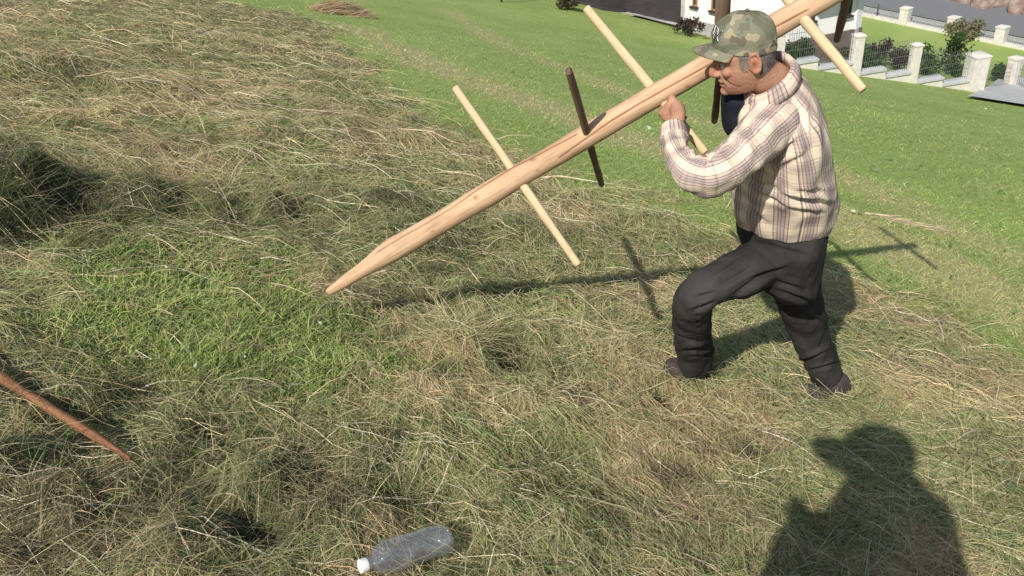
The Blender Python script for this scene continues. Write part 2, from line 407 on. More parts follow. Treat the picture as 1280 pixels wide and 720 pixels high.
def remesh(V, F, vox, smooth_it=4, fac=.5):
    me = bpy.data.meshes.new('tmp'); me.from_pydata(np.asarray(V).tolist(), [], [list(map(int, f)) for f in F]); me.update()
    bm = bmesh.new(); bm.from_mesh(me); bmesh.ops.remove_doubles(bm, verts=bm.verts, dist=1e-5); bmesh.ops.recalc_face_normals(bm, faces=bm.faces); bm.to_mesh(me); bm.free()
    o = bpy.data.objects.new('tmp', me); COL.objects.link(o)
    r = o.modifiers.new('r', 'REMESH'); r.mode = 'VOXEL'; r.voxel_size = vox
    s = o.modifiers.new('s', 'SMOOTH'); s.iterations = smooth_it; s.factor = fac
    dg = bpy.context.evaluated_depsgraph_get(); ev = o.evaluated_get(dg); m2 = bpy.data.meshes.new_from_object(ev)
    n = len(m2.vertices); A = np.empty(n * 3); m2.vertices.foreach_get('co', A); A = A.reshape(-1, 3)
    NN = np.empty(n * 3); m2.vertices.foreach_get('normal', NN); NN = NN.reshape(-1, 3)
    k = len(m2.polygons); li = np.empty(len(m2.loops), np.int32); m2.loops.foreach_get('vertex_index', li)
    tot = np.empty(k, np.int32); m2.polygons.foreach_get('loop_total', tot); stt = np.empty(k, np.int32); m2.polygons.foreach_get('loop_start', stt)
    q = stt[tot == 4]; Fq = np.stack([li[q + i] for i in range(4)], 1) if len(q) else np.zeros((0, 4), int)
    bpy.data.objects.remove(o); bpy.data.meshes.remove(me); bpy.data.meshes.remove(m2)
    return A, Fq, NN
def vnormals(V, F):
    me = bpy.data.meshes.new('t'); me.from_pydata(np.asarray(V).tolist(), [], [list(map(int, f)) for f in F]); me.update()
    NN = np.empty(len(V) * 3); me.vertices.foreach_get('normal', NN); bpy.data.meshes.remove(me); return NN.reshape(-1, 3)
def n3(P, sc, seed=0):
    return np.array([mnoise.noise(Vector((p[0] * sc[0] + seed, p[1] * sc[1] + seed * .7, p[2] * sc[2] - seed))) for p in P])

# ------------------------------------------------------------------ world, sun, camera
elev = math.asin(-SUN[2]); az = math.atan2(-SUN[0], -SUN[1])      # azimuth of the sun seen from the scene, from +y clockwise
w = bpy.data.worlds.new('World'); scene.world = w; w.use_nodes = True
sk = w.node_tree.nodes.new('ShaderNodeTexSky'); sk.sky_type = 'NISHITA'; sk.sun_disc = False; sk.sun_elevation = elev; sk.sun_rotation = az
bg = w.node_tree.nodes['Background']; bg.inputs[1].default_value = .105; w.node_tree.links.new(sk.outputs[0], bg.inputs[0])
ld = bpy.data.lights.new('sun', 'SUN'); ld.energy = 5.0; ld.angle = radians(.55); ld.color = (1, .955, .87)
lo = bpy.data.objects.new('sun', ld); COL.objects.link(lo); lo.rotation_euler = Vector(SUN).to_track_quat('-Z', 'Y').to_euler(); lo.location = (-5, -9, 12)
cd = bpy.data.cameras.new('camera'); cd.sensor_width = 36; cd.lens = 36 * FPX / 1280; cd.clip_end = 600; cd.clip_start = .02
co = bpy.data.objects.new('camera', cd); COL.objects.link(co); scene.camera = co
from mathutils import Matrix
co.matrix_world = Matrix(((RV[0], UV[0], -FW[0], CAM[0]), (RV[1], UV[1], -FW[1], CAM[1]), (RV[2], UV[2], -FW[2], CAM[2]), (0, 0, 0, 1)))
scene.view_settings.view_transform = 'Standard'; scene.view_settings.look = 'None'; scene.view_settings.exposure = 0
scene.cycles.max_bounces = 6; scene.cycles.transparent_max_bounces = 16

# ------------------------------------------------------------------ ground sheet
def axis_steps(c, lo_, hi_, s0=.028, g=.017):
    a = [c]; 
    while a[-1] < hi_: a.append(a[-1] + max(s0, g * abs(a[-1] - c)))
    b_ = [c]
    while b_[-1] > lo_: b_.append(b_[-1] - max(s0, g * abs(b_[-1] - c)))
    return np.array(b_[::-1][:-1] + a)
gx = axis_steps(.1, -60, 110); gy = axis_steps(2.3, -14, 150)
X, Y = np.meshgrid(gx, gy); xs, ys = X.ravel(), Y.ravel()
MM = masks(xs, ys); zs = HS(xs, ys, MM)
nx, ny = len(gx), len(gy)
ii, jj = np.meshgrid(np.arange(nx - 1), np.arange(ny - 1)); k0 = (jj * nx + ii).ravel()
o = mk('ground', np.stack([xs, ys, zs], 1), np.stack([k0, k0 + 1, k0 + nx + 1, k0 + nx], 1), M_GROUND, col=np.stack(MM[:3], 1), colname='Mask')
dark = np.zeros(len(xs))  # painted shade on the ground inside the hollows
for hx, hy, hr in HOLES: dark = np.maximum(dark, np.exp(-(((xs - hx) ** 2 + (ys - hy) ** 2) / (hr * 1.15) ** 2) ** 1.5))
at_ = o.data.color_attributes.new('HoleShade', 'FLOAT_COLOR', 'POINT'); at_.data.foreach_set('color', np.repeat(dark, 4))
tag(o, 'mown hillside meadow falling away to the right', 'ground', kind='structure')

# ------------------------------------------------------------------ strands
def strands(name, P, az_, length, width, lift, sag, colr, m, roll=None, tilt=None, nseg=3, bendy=.14, face=.42):
    """ribbons: start P, heading az_, follow the surface with an arch (lying) or rise with tilt (standing)"""
    n = len(P); d = np.stack([np.cos(az_), np.sin(az_), np.zeros(n)], 1)
    t = np.linspace(0, 1, nseg + 1)
    pts = np.empty((n, nseg + 1, 3))
    bend = rng.normal(0, bendy, n)
    for i, tt in enumerate(t):
        side = np.stack([-d[:, 1], d[:, 0], np.zeros(n)], 1) * (bend * tt * tt * length)[:, None]
        if tilt is None:
            q = P + d * (length * tt)[:, None] + side
            z = HS(q[:, 0], q[:, 1]) + lift + sag * 4 * tt * (1 - tt) * length
            q[:, 2] = z
        else:
            q = P + d * (length * np.cos(tilt) * (tt ** 1.4))[:, None] + side * .5
            q[:, 2] = P[:, 2] + length * np.sin(tilt) * tt * (1 - sag * tt)
        pts[:, i] = q
    T = pts[:, -1] - pts[:, 0]; T /= np.linalg.norm(T, axis=1, keepdims=True) + 1e-9
    fl = -SUN * 1.0 + np.array([0, 0, .25]) + rng.normal(0, face, (n, 3))
    wd = np.cross(T, fl); wd /= np.linalg.norm(wd, axis=1, keepdims=True) + 1e-9
    V = np.empty((n, nseg + 1, 2, 3))
    for i, tt in enumerate(t):
        f = (1 - .75 * tt ** 2) * .5
        V[:, i, 0] = pts[:, i] - wd * (width * f)[:, None]; V[:, i, 1] = pts[:, i] + wd * (width * f)[:, None]
    base = (np.arange(n) * (nseg + 1) * 2)[:, None]
    F = np.concatenate([np.stack([base + 2 * i, base + 2 * i + 1, base + 2 * i + 3, base + 2 * i + 2], 2) for i in range(nseg)], 1).reshape(-1, 4)
    c = np.repeat(colr, (nseg + 1) * 2, axis=0)
    return mk(name, V.reshape(-1, 3), F, m, col=c, smooth=False)
def pick(n, pal, pw):
    i = rng.choice(len(pal), n, p=np.array(pw) / sum(pw)); c = np.array(pal)[i]; return c * rng.uniform(.58, 1.38, (n, 1)) * (1 + rng.normal(0, .05, (n, 3)))
def scatter(n, x0=-170, x1=1450, y0=-50, y1=840):
    px = rng.uniform(x0, x1, n); py = rng.uniform(y0, y1, n); g = gnd(px, py); keep = (g[:, 1] < 40) & (np.abs(g[:, 2] - HB(g[:, 0], g[:, 1])) < .2)
    g = g[keep]; return g, np.linalg.norm(g - CAM, axis=1)

TAN = (.69, .545, .32); STRAW = (.80, .67, .43); OLIVE = (.47, .445, .215); GREYG = (.38, .40, .22); GRN = (.29, .385, .125); BRN = (.50, .345, .21); DKG = (.05, .07, .03)
STK_A, STK_B = gnd(-120, 403), gnd(171, 596); BOT_A, BOT_B = gnd(446, 729), gnd(574, 684)
def clear_of(P, keep_p=.06):
    r = np.ones(len(P), bool)
    for hx, hy, hr in HOLES: r &= (np.hypot(P[:, 0] - hx, P[:, 1] - hy) > hr * rng.uniform(.5, 1.3, len(P))) | (rng.uniform(0, 1, len(P)) < .04)
    for a, b_, w_ in ((STK_A, STK_B, .05), (BOT_A, BOT_B, .075), (gnd(828, 464), gnd(886, 464), .05), (gnd(1000, 500), gnd(1056, 492), .055)):
        e = (b_ - a)[:2]; t = np.clip(((P[:, :2] - a[:2]) @ e) / (e @ e), -.1, 1.0); d_ = np.linalg.norm(P[:, :2] - a[:2] - t[:, None] * e, axis=1)
        r &= (d_ > w_) | (rng.uniform(0, 1, len(P)) < keep_p)
    return r
# lying hay
g, dist = scatter(540000)
hay, pat, dry, n2 = masks(g[:, 0], g[:, 1])
keep = rng.uniform(0, 1, len(g)) < np.clip(hay * (1 - .74 * pat), 0, 1); keep &= clear_of(g); g = g[keep]; dist = dist[keep]; hay = hay[keep]; pat = pat[keep]; n2 = n2[keep]
n = len(g); sc = np.clip(dist / 2.6, .9, 9) ** .72
wet = fbm(g[:, 0] * 2.6, g[:, 1] * 2.6, 77, 4)                         # patches of greener, fresher hay
far = np.clip((dist - 3) / 5, 0, 1)
pd = pick(n, [TAN, STRAW, OLIVE, BRN, GREYG], [.30, .12, .26, .20, .12]); pg = pick(n, [OLIVE, GREYG, GRN, TAN, DKG], [.38, .25, .20, .10, .07])
k = (rng.uniform(0, 1, n) < np.clip((wet - .43 - .06 * far) * 6 + .64 - .80 * far, .04, .96))[:, None]
c = np.where(k, pg, pd)
tone = fbm(g[:, 0] * 1.7 + 3, g[:, 1] * 3.4, 123, 4)[:, None]
c = c * (.62 + .76 * tone)
# pockets in the hay, their shade put into the strand colour
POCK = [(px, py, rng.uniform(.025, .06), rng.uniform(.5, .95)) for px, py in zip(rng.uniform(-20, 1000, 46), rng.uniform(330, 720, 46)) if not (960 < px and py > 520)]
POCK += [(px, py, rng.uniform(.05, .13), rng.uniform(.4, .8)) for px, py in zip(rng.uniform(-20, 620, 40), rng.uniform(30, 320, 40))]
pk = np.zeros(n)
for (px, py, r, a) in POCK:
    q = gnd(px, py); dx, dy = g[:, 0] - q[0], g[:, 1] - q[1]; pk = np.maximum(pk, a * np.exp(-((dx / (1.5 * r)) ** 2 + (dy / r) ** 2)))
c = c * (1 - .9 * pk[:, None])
# dark green at heaps and hollows: shade painted into the strands
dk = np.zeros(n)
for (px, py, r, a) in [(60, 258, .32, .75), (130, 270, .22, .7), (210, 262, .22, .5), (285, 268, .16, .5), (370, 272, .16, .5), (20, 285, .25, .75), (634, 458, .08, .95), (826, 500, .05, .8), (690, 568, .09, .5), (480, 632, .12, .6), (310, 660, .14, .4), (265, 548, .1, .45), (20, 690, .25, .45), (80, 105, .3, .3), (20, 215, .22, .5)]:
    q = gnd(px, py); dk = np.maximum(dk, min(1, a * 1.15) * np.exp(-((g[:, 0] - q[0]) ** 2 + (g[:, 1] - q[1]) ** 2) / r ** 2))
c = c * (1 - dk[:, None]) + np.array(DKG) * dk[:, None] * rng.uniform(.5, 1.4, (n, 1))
flow = fbm(g[:, 0] * .9, g[:, 1] * .9, 41, 2) * 5
azs = np.where(rng.uniform(0, 1, n) < .55, -.25 + flow * .5 + rng.normal(0, .55, n), rng.uniform(0, 2 * pi, n))
ln = rng.gamma(2.4, .026, n) * np.clip(sc, 1, 1.5) * (1 - .45 * pat) + .02
P = g.copy(); P[:, 0] -= np.cos(azs) * ln * .5; P[:, 1] -= np.sin(azs) * ln * .5
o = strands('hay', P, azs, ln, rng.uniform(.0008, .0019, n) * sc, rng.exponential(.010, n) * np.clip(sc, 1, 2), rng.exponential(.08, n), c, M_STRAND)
tag(o, 'loose drying hay strewn over the mown slope', 'hay', kind='stuff')
# hay ends sticking up out of the heaps
g, dist = scatter(70000); hay, pat, dry, n2 = masks(g[:, 0], g[:, 1])
lm = lump(g[:, 0], g[:, 1], hay, pat)
keep = (rng.uniform(0, 1, len(g)) < hay * (1 - pat) * np.clip(lm * 9 + .2, .15, 1)) & clear_of(g, .02); g = g[keep]; dist = dist[keep]; lm = lm[keep]; n = len(g); sc = np.clip(dist / 2.6, .9, 5)
xt = []; xl = []
for (px, py, r, k_) in [(590, 442, .07, 520), (570, 425, .10, 420), (560, 400, .05, 120), (60, 250, .3, 1300), (210, 248, .2, 700), (290, 255, .2, 600), (365, 262, .15, 500), (740, 440, .12, 260), (790, 470, .09, 200), (460, 560, .16, 300), (700, 530, .16, 300), (330, 590, .16, 320), (150, 640, .22, 420), (520, 610, .1, 200), (880, 530, .2, 260), (30, 560, .15, 260)]:
    q = gnd(px, py); xt.append(np.stack([q[0] + rng.normal(0, r, k_), q[1] + rng.normal(0, r, k_), np.zeros(k_)], 1)); xl.append(np.full(k_, 1.5 if py in (442, 250) else 1.25))
xt = np.vstack(xt); xl = np.concatenate(xl); kp = clear_of(xt, .05); xt = xt[kp]; lm_ = np.concatenate([np.ones(len(g)), xl[kp]]); g = np.vstack([g, xt]); n = len(g); dist = np.linalg.norm(g - CAM, axis=1); sc = np.clip(dist / 2.6, .9, 5) ** .8
g[:, 2] = HS(g[:, 0], g[:, 1]) - .01
c = pick(n, [TAN, OLIVE, GREYG, GRN, STRAW, BRN], [.24, .3, .18, .1, .1, .08])
dk = np.zeros(n)  # heap and hollow shade painted into the standing ends too
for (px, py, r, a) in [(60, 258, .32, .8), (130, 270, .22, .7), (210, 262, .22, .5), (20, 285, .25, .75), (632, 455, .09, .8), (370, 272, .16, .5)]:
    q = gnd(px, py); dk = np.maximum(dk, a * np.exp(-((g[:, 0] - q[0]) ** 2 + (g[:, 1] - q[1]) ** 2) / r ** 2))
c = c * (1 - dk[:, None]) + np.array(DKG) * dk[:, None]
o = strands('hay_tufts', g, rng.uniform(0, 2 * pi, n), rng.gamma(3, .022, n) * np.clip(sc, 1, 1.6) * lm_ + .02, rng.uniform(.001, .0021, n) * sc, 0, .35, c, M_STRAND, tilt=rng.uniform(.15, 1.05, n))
tag(o, 'hay ends standing up out of the heaps', 'hay', kind='stuff')
# long pale stalks
g, dist = scatter(8500); hay, pat, dry, n2 = masks(g[:, 0], g[:, 1]); keep = (rng.uniform(0, 1, len(g)) < hay * (1 - .85 * pat) * .8) & clear_of(g, .3); g = g[keep]; dist = dist[keep]; n = len(g)
az_ = rng.normal(-.2, .8, n) + np.where(rng.uniform(0, 1, n) < .4, 1.2, 0)
o = strands('straw_stalks', g, az_, rng.uniform(.06, .26, n) * np.clip(dist / 3, 1, 2.2), rng.uniform(.0014, .0029, n) * np.clip(dist / 2.6, .9, 3), rng.uniform(.012, .035, n), rng.uniform(0, .1, n), pick(n, [(.78, .67, .45), (.64, .49, .30), (.82, .74, .56)], [.4, .35, .25]), M_STRAND, nseg=4, bendy=.08)
tag(o, 'long pale straw stalks lying across the hay', 'straw', kind='stuff')
# green grass growing in the raked patch
g, dist = scatter(170000, -170, 700, 230, 640); hay, pat, dry, n2 = masks(g[:, 0], g[:, 1]); 
keep = rng.uniform(0, 1, len(g)) < pat * .85; g = g[keep]; dist = dist[keep]; n = len(g); sc = np.clip(dist / 2.6, .9, 3)
g[:, 2] = HS(g[:, 0], g[:, 1]) - .008
cl = fbm(g[:, 0] * 5, g[:, 1] * 5, 61, 3)
gp = pick(n, [(.31, .41, .115), (.40, .50, .16), (.22, .30, .075), (.46, .47, .20), (.54, .48, .26)], [.30, .25, .15, .19, .11])
o = strands('grass', g, rng.uniform(0, 2 * pi, n), rng.gamma(4, .0085, n) * (.45 + cl) + .016, rng.uniform(.002, .004, n) * sc, 0, .3, gp * (.6 + .8 * cl[:, None]), M_BLADE, tilt=rng.uniform(.35, 1.4, n))
tag(o, 'short green grass in the raked patch left of the pole tip', 'grass', kind='stuff')
# lawn beyond the hay
g, dist = scatter(420000, -100, 1450, -50, 520); hay, pat, dry, n2 = masks(g[:, 0], g[:, 1])
FA, FB = np.array([6.9, 20.35]), np.array([12.35, 21.35])
beyond = (g[:, 0] - FA[0]) * (FB[1] - FA[1]) - (g[:, 1] - FA[1]) * (FB[0] - FA[0]) < 0
keep = (rng.uniform(0, 1, len(g)) < (1 - hay) + .12 * hay) & ~(beyond & (g[:, 0] > 6.6)); g = g[keep]; dist = dist[keep]; dry = dry[keep]; hay = hay[keep]; n = len(g); sc = np.clip(dist / 3.4, .85, 4)
g[:, 2] = HS(g[:, 0], g[:, 1]) - .006
c = pick(n, [(.30, .405, .11), (.35, .44, .135), (.25, .36, .085), (.40, .43, .175)], [.38, .3, .2, .12])
dc = pick(n, [(.55, .51, .255), (.62, .54, .30), (.42, .45, .17)], [.4, .25, .35])
big = fbm(g[:, 0] * .8, g[:, 1] * .8, 91, 4)[:, None]
c = c * (.7 + .6 * big)
kk = (rng.uniform(0, 1, n) < np.clip(dry * 1.25 + .05 + .30 * (1 - np.clip((dist - 3) / 6, 0, 1)) + hay * .3, 0, .9))[:, None]
c = np.where(kk, dc, c)
o = strands('lawn_grass', g, rng.uniform(0, 2 * pi, n), rng.gamma(4, .0046, n) * np.clip(sc, 1, 1.6) + .007, rng.uniform(.0014, .0028, n) * sc, 0, .3, c, M_BLADE, tilt=rng.uniform(.2, 1.0, n), nseg=2)
tag(o, 'short mown green lawn grass across the slope', 'grass', kind='stuff')
# white clover specks
g, dist = scatter(900, 0, 1400, 60, 720); hay, pat, dry, n2 = masks(g[:, 0], g[:, 1]); keep = (rng.uniform(0, 1, len(g)) < .3 * (1 - hay) + .25 * pat + .1); g = g[keep]; dist = dist[keep]; n = len(g); g[:, 2] = HS(g[:, 0], g[:, 1]) + .03
o = strands('clover_leaves', g, rng.uniform(0, 6.28, n), rng.uniform(.01, .018, n) * np.clip(dist / 3, 1, 3), rng.uniform(.008, .014, n) * np.clip(dist / 3, 1, 3), .02, .1, pick(n, [(.6, .62, .5), (.16, .28, .07), (.3, .36, .2)], [.25, .45, .3]), M_BLADE, tilt=rng.uniform(.1, .7, n), nseg=2)
tag(o, 'pale clover heads and leaves dotted through the grass', 'clover', kind='stuff')
# far heaps of raked hay
def heap(px0, py0, px1, py1, w_, h_, ns_, label, spread=.7, pal=((.46, .345, .20), (.56, .43, .27), (.36, .26, .15)), tl=.5):
    a = gnd(px0, py0); b_ = gnd(px1, py1); c0 = (a + b_) / 2; t = rng.uniform(0, 1, ns_); q = a + (b_ - a) * t[:, None]
    off = rng.normal(0, w_ * .5, ns_); dirv = unit((b_ - a)[:2]); q[:, 0] += -dirv[1] * off; q[:, 1] += dirv[0] * off
    prof = np.exp(-(off / w_) ** 2 * 2) * np.sin(np.clip(t, .05, .95) * pi) ** .6
    q[:, 2] = HS(q[:, 0], q[:, 1]) + rng.uniform(0, 1, ns_) * h_ * prof
    s = strands('hay_heap', q, rng.normal(math.atan2(dirv[1], dirv[0]), spread, ns_), rng.uniform(.1, .3, ns_), rng.uniform(.006, .014, ns_), 0, .6, pick(ns_, pal, [.4, .35, .25]), M_STRAND, tilt=rng.uniform(-.3, tl, ns_))
    s.data.transform(Matrix.Translation(-Vector([float(v) for v in c0]))); s.location = Vector([float(v) for v in c0]); tag(s, label, 'hay heap')
heap(392, 12, 450, 18, .3, .2, 2000, 'small brown heap of hay alone near the top edge of the field')
heap(1080, 266, 1140, 281, .014, .012, 110, 'thin flat strip of pale hay on the green lawn right of the man', .07, ((.60, .50, .32), (.66, .56, .38), (.5, .40, .25)), .0)

# ------------------------------------------------------------------ stick and bottle
a = gnd(-120, 403); b_ = gnd(171, 596)
a[2] = float(HB(a[0], a[1])) + .055; b_[2] = float(HB(b_[0], b_[1])) + .042
tt = np.linspace(0, 1, 9); pts = a + (b_ - a) * tt[:, None]
up_ = max(0, float((HS(pts[4:, 0], pts[4:, 1]) + .03 - pts[4:, 2]).max())); pts[:, 2] += up_; b_ = b_ + np.array([0, 0, up_]); pts[:, 0] += .006 * np.sin(tt * 9); pts[:, 2] += .006 * np.sin(tt * 6 + 1)
V, F, uv = tube(pts, np.array([.0185, .018, .0175, .017, .0165, .016, .016, .0145, .007]) * .86, 18, 6)
V = V + vnormals(V, F) * (n3(V, (16, 16, 16)) * .0025)[:, None]
o = mk('stick', V, F, M_STICK, base=b_, uv=uv); tag(o, 'reddish brown wooden stick lying on the hay at the left edge', 'stick')

def bottle():
    pa_, pb_ = BOT_A.copy(), BOT_B.copy()
    for q_ in (pa_, pb_): q_[2] = HB(q_[0], q_[1]) + .052
    c = (pa_ + pb_) / 2; base = c.copy(); base[2] -= .055
    root = empty('plastic_bottle', base, 'clear empty plastic bottle with white cap lying in the hay', 'bottle')
    d = unit(pa_ - pb_)
    prof = [(-.118, .010), (-.119, .024), (-.112, .034), (-.095, .0375), (-.06, .0365), (-.03, .0375), (0, .0365), (.03, .0375), (.06, .036), (.08, .030), (.095, .021), (.104, .0145), (.120, .0135)]
    pts = np.array([c + d * (.98 * q[0]) for q in prof]); rr = [q[1] * (1.07 if abs(q[0]) < .085 or q[0] < 0 else 1.05) for q in prof]
    V, F, uv = tube(pts, rr, 36, 4)
    nn = vnormals(V, F); V = V + nn * (n3(V, (24, 24, 24), 3) * .007 + np.abs(n3(V, (50, 50, 50), 5)) * .003)[:, None]
    mk('bottle_body', V, F, M_PET, root, base)
    V, F, uv = tube([c + d * .104, c + d * .1045, c + d * .108, c + d * .1085], [.0145, .0165, .0165, .0145], 28, 2); mk('neck_ring', V, F, M_PET, root, base)
    V, F, uv = tube([c + d * .112, c + d * .1125, c + d * .127, c + d * .129, c + d * .1295], [.0150, .0168, .0168, .0155, .006], 30, 3); mk('cap', V, F, M_CAPW, root, base)
bottle()

# ------------------------------------------------------------------ hay-rack pole with pegs
PT, PU = aty(476, 321.5, 2.63), aty(1205, -106.5, 2.31); PD = unit(PU - PT)
def pole_at(px):                                  # point of the pole axis seen at picture column px
    lo_, hi_ = -1.0, 3.0
    for i in range(50):
        m_ = (lo_ + hi_) / 2
        if proj(PT + PD * m_)[0] < px: lo_ = m_
        else: hi_ = m_
    return PT + PD * m_, m_
def build_pole():
    tip, s_tip = pole_at(411); sh, s_sh = pole_at(492); top, s_top = pole_at(1205)
    tip = aty(411, 365, tip[1])
    base = tip
    root = empty('hay_rack_pole', base, 'long pointed wooden hay rack pole with crossing pegs carried on the shoulder', 'hay pole')
    def ax(s): return PT + PD * s
    S = np.linspace(s_sh, s_top, 60); pts = [tip, tip * .97 + sh * .03, tip * .6 + sh * .4, tip * .2 + sh * .8] + [ax(s) for s in S]
    rr = [.008, .013, .0235, .0355] + list(np.linspace(.0405, .0298, 60))
    V, F, uv = tube(pts, rr, 72, 3, up=(0, -1, .3))
    nn = vnormals(V, F); col = np.ones((len(V), 3))
    px, py, pz = proj(V); facing = (nn @ unit(CAM - PT)) > 0
    # long drying crack with depth, plus knots
    def line(pts_, wid, depth, dark):
        nonlocal V
        q = np.array(pts_, float)
        yy = np.interp(px, q[:, 0], q[:, 1]); inr = (px > q[0, 0]) & (px < q[-1, 0]) & facing
        k = np.where(inr, np.exp(-((py - yy) / wid) ** 2), 0); V = V - nn * (depth * k)[:, None]; col[:] = col * (1 - dark * k[:, None] * np.array([.75, .95, 1.]))
    line([(700, 197), (764, 151), (800, 129), (850, 101), (885, 82), (940, 50), (1010, 12)], 1.1, .0022, .95)
    line([(470, 316), (560, 262), (640, 209), (720, 168)], 1.0, .0018, .7)
    for (kx, ky, r) in [(595, 247, 3.2), (666, 199, 3.0), (752, 176, 2.2), (671, 214, 2.5), (540, 290, 2.0), (860, 108, 2.4), (960, 40, 2.6)]:
        k = np.where(facing, np.exp(-(((px - kx) / r) ** 2 + ((py - ky) / (r * .8)) ** 2)), 0); col *= 1 - .6 * k[:, None] * np.array([.6, .95, 1.1])
    V = V + nn * (n3(V, (5, 5, 5), 2) * .004 + n3(V, (13, 13, 13), 4) * .0016)[:, None]
    col *= (.86 + .28 * (n3(V, (7, 7, 7), 9) * .5 + .5))[:, None] * np.array([1, .985, .97])
    mk('pole', V, F, M_POLE, root, base, uv=uv, col=np.clip(col, .05, 1))
    def peg(ctr_px, top_px, bot_px, ytop, ybot, m, r, lab):
        c, s = pole_at(ctr_px); t = aty(*top_px, c[1] + ytop); bo = aty(*bot_px, c[1] + ybot)
        pts = [t, t * .97 + bo * .03, t * .7 + bo * .3, t * .45 + bo * .55, t * .2 + bo * .8, t * .03 + bo * .97, bo]
        V, F, uv = tube(pts, np.array([.72, .95, 1, 1.06, 1, .95, .78]) * r, 16, 4, flat=.88)
        V = V + vnormals(V, F) * (n3(V, (14, 14, 14), ctr_px) * .0022)[:, None]
        o = mk('peg', V, F, m, root, base, uv=uv)
        if lab: o['label'] = lab
        return t, bo
    peg(648, (569, 109), (723, 331), .19, -.18, M_PEG, .0146, 'pale peg')
    peg(738, (711, 88), (752, 231), -.22, .2, M_PEG_SHADE, .0125, 'dark peg with painted shade')
    t3 = peg(818, (733, 10), (882, 191), .205, -.135, M_PEG, .0146, 'pale peg')
    peg(903, (910, -6), (893, 152), -.12, .2, M_PEG_SHADE, .0125, 'dark peg with painted shade')
    peg(985, (945, -48), (1079, 113), .14, -.225, M_PEG, .0146, 'pale peg')
    peg(1064, (1083, -95), (1046, 50), -.2, .2, M_PEG_SHADE, .0135, 'dark peg with painted shade')
    peg(1150, (1090, -170), (1262, -8), .16, -.2, M_PEG, .0146, 'pale peg')
    return t3
PEG3 = build_pole()

# ------------------------------------------------------------------ people
def head_parts(c, f, l, u):
    """c head centre, f face direction, l left, u up; returns body pieces"""
    def W(x, y, z): return c + f * x + l * y + u * z
    sl = [(.112, .010, .014, .012), (.104, .040, .052, .044), (.085, .066, .078, .061), (.055, .083, .092, .071), (.028, .091, .097, .0745), (.010, .092, .097, .0755), (-.008, .085, .096, .0745), (-.028, .0875, .090, .0725), (-.05, .088, .080, .069),
          (-.068, .087, .068, .064), (-.084, .086, .054, .058), (-.100, .084, .040, .050), (-.113, .074, .026, .038), (-.119, .05, .008, .02)]
    st = [(W(0, 0, z), f, l, a, b_, w_) for z, a, b_, w_ in sl]
    P = [loft(st, 48, 4, True, 2.25)]
    P.append(tube([W(.080, 0, .012), W(.093, 0, -.004), W(.104, 0, -.022), W(.109, 0, -.036), W(.100, 0, -.047)], [.008, .0085, .0105, .012, .009], 16, 4))      # nose
    for s in (-1, 1):
        P.append(ellip(W(.095, .0115 * s, -.041), [f, l, u], (.011, .009, .008), 12, 8))                                                               # nostril wing
        P.append(ellip(W(.080, .030 * s, .012), [f, l, u], (.014, .024, .008), 16, 8))                                                                 # brow
        P.append(ellip(W(.066, .043 * s, -.026), [f, l, u], (.020, .020, .017), 16, 10))                                                               # cheek
        e = []                                                                                                                                           # ear
        for k in range(13):
            a = -2.3 + 4.6 * k / 12
            e.append(W(-.022 - .0165 * cos(a) + .004, (.0795 + .006 * cos(a * .6)) * s, -.008 + .031 * sin(a)))
        P.append(tube(e, [.0045] * 13, 10, 2)); P.append(ellip(W(-.015, .078 * s, -.012), [f, l, u], (.016, .006, .026), 16, 10)); P.append(ellip(W(-.016, .083 * s, -.034), [f, l, u], (.009, .006, .009), 12, 8))
    P.append(ellip(W(.0855, 0, -.066), [f, l, u], (.010, .023, .0058), 16, 8)); P.append(ellip(W(.083, 0, -.079), [f, l, u], (.010, .020, .0060), 16, 8))                 # lips
    P.append(ellip(W(.076, 0, -.104), [f, l, u], (.018, .022, .014), 16, 8))
    return P
def hand_grip(axis_p, axis_d, e1, wrist, r, n_sign=1):
    """fist closed round a bar: axis point, bar direction, direction from bar to the back of the hand"""
    q = unit(axis_d); e1 = unit(np.asarray(e1) - q * (np.asarray(e1) @ q)); e2 = np.cross(q, e1)
    if e2 @ (wrist - axis_p) > 0: e2 = -e2                       # e2 points away from the wrist
    P = []
    R = r + .0095
    for k, (off, L, fr) in enumerate([(-.030, .92, .0092), (-.010, 1.0, .0097), (.010, .97, .0093), (.029, .85, .0080)]):
        o = axis_p + q * off
        pts = []
        for a in np.linspace(35, 35 + 225 * L, 8):
            t = radians(a); rad = R + (.008 if a < 60 else 0)
            pts.append(o + e1 * rad * cos(t) + e2 * rad * sin(t))
        pts = [o + e1 * (R + .012) - e2 * .035] + pts
        P.append(tube(pts, [fr * 1.25] + list(np.linspace(fr * 1.22, fr * .85, 8)), 14, 3))
        P.append(ellip(o + e1 * (R + .012) * .86 + e2 * (R * .55), [e1, e2, q], (.0105, .0105, .0095), 12, 8))
    pc = axis_p + e1 * (R + .008) - e2 * .022
    P.append(ellip(pc, [e1, e2, q], (.0165, .046, .041), 24, 14))
    P.append(tube([pc - e2 * .02, (pc - e2 * .05) * .5 + wrist * .5, wrist], [.026, .024, .026], 16, 4))
    b0 = pc - e2 * .022 - q * .026                                # thumb, from the side of the palm near its base
    P.append(tube([b0, b0 - q * .020 - e1 * .022 + e2 * .004, axis_p - q * .045 - e1 * (R + .000) + e2 * .006, axis_p - q * .066 - e1 * (R - .002) + e2 * .018], [.0145, .0135, .0115, .0085], 14, 4))
    return P
def ring_station(F_, B_, Yc, width, spine, grow=1.0):
    f = aty(*F_, Yc); b_ = aty(*B_, Yc); c = (f + b_) / 2; d = f - b_; h = np.linalg.norm(d) / 2 * grow
    fw = unit(d); s = np.cross(spine, fw); s = unit(s)
    if s[1] > 0: s = -s
    return (c, fw, s, h, h, width * grow)

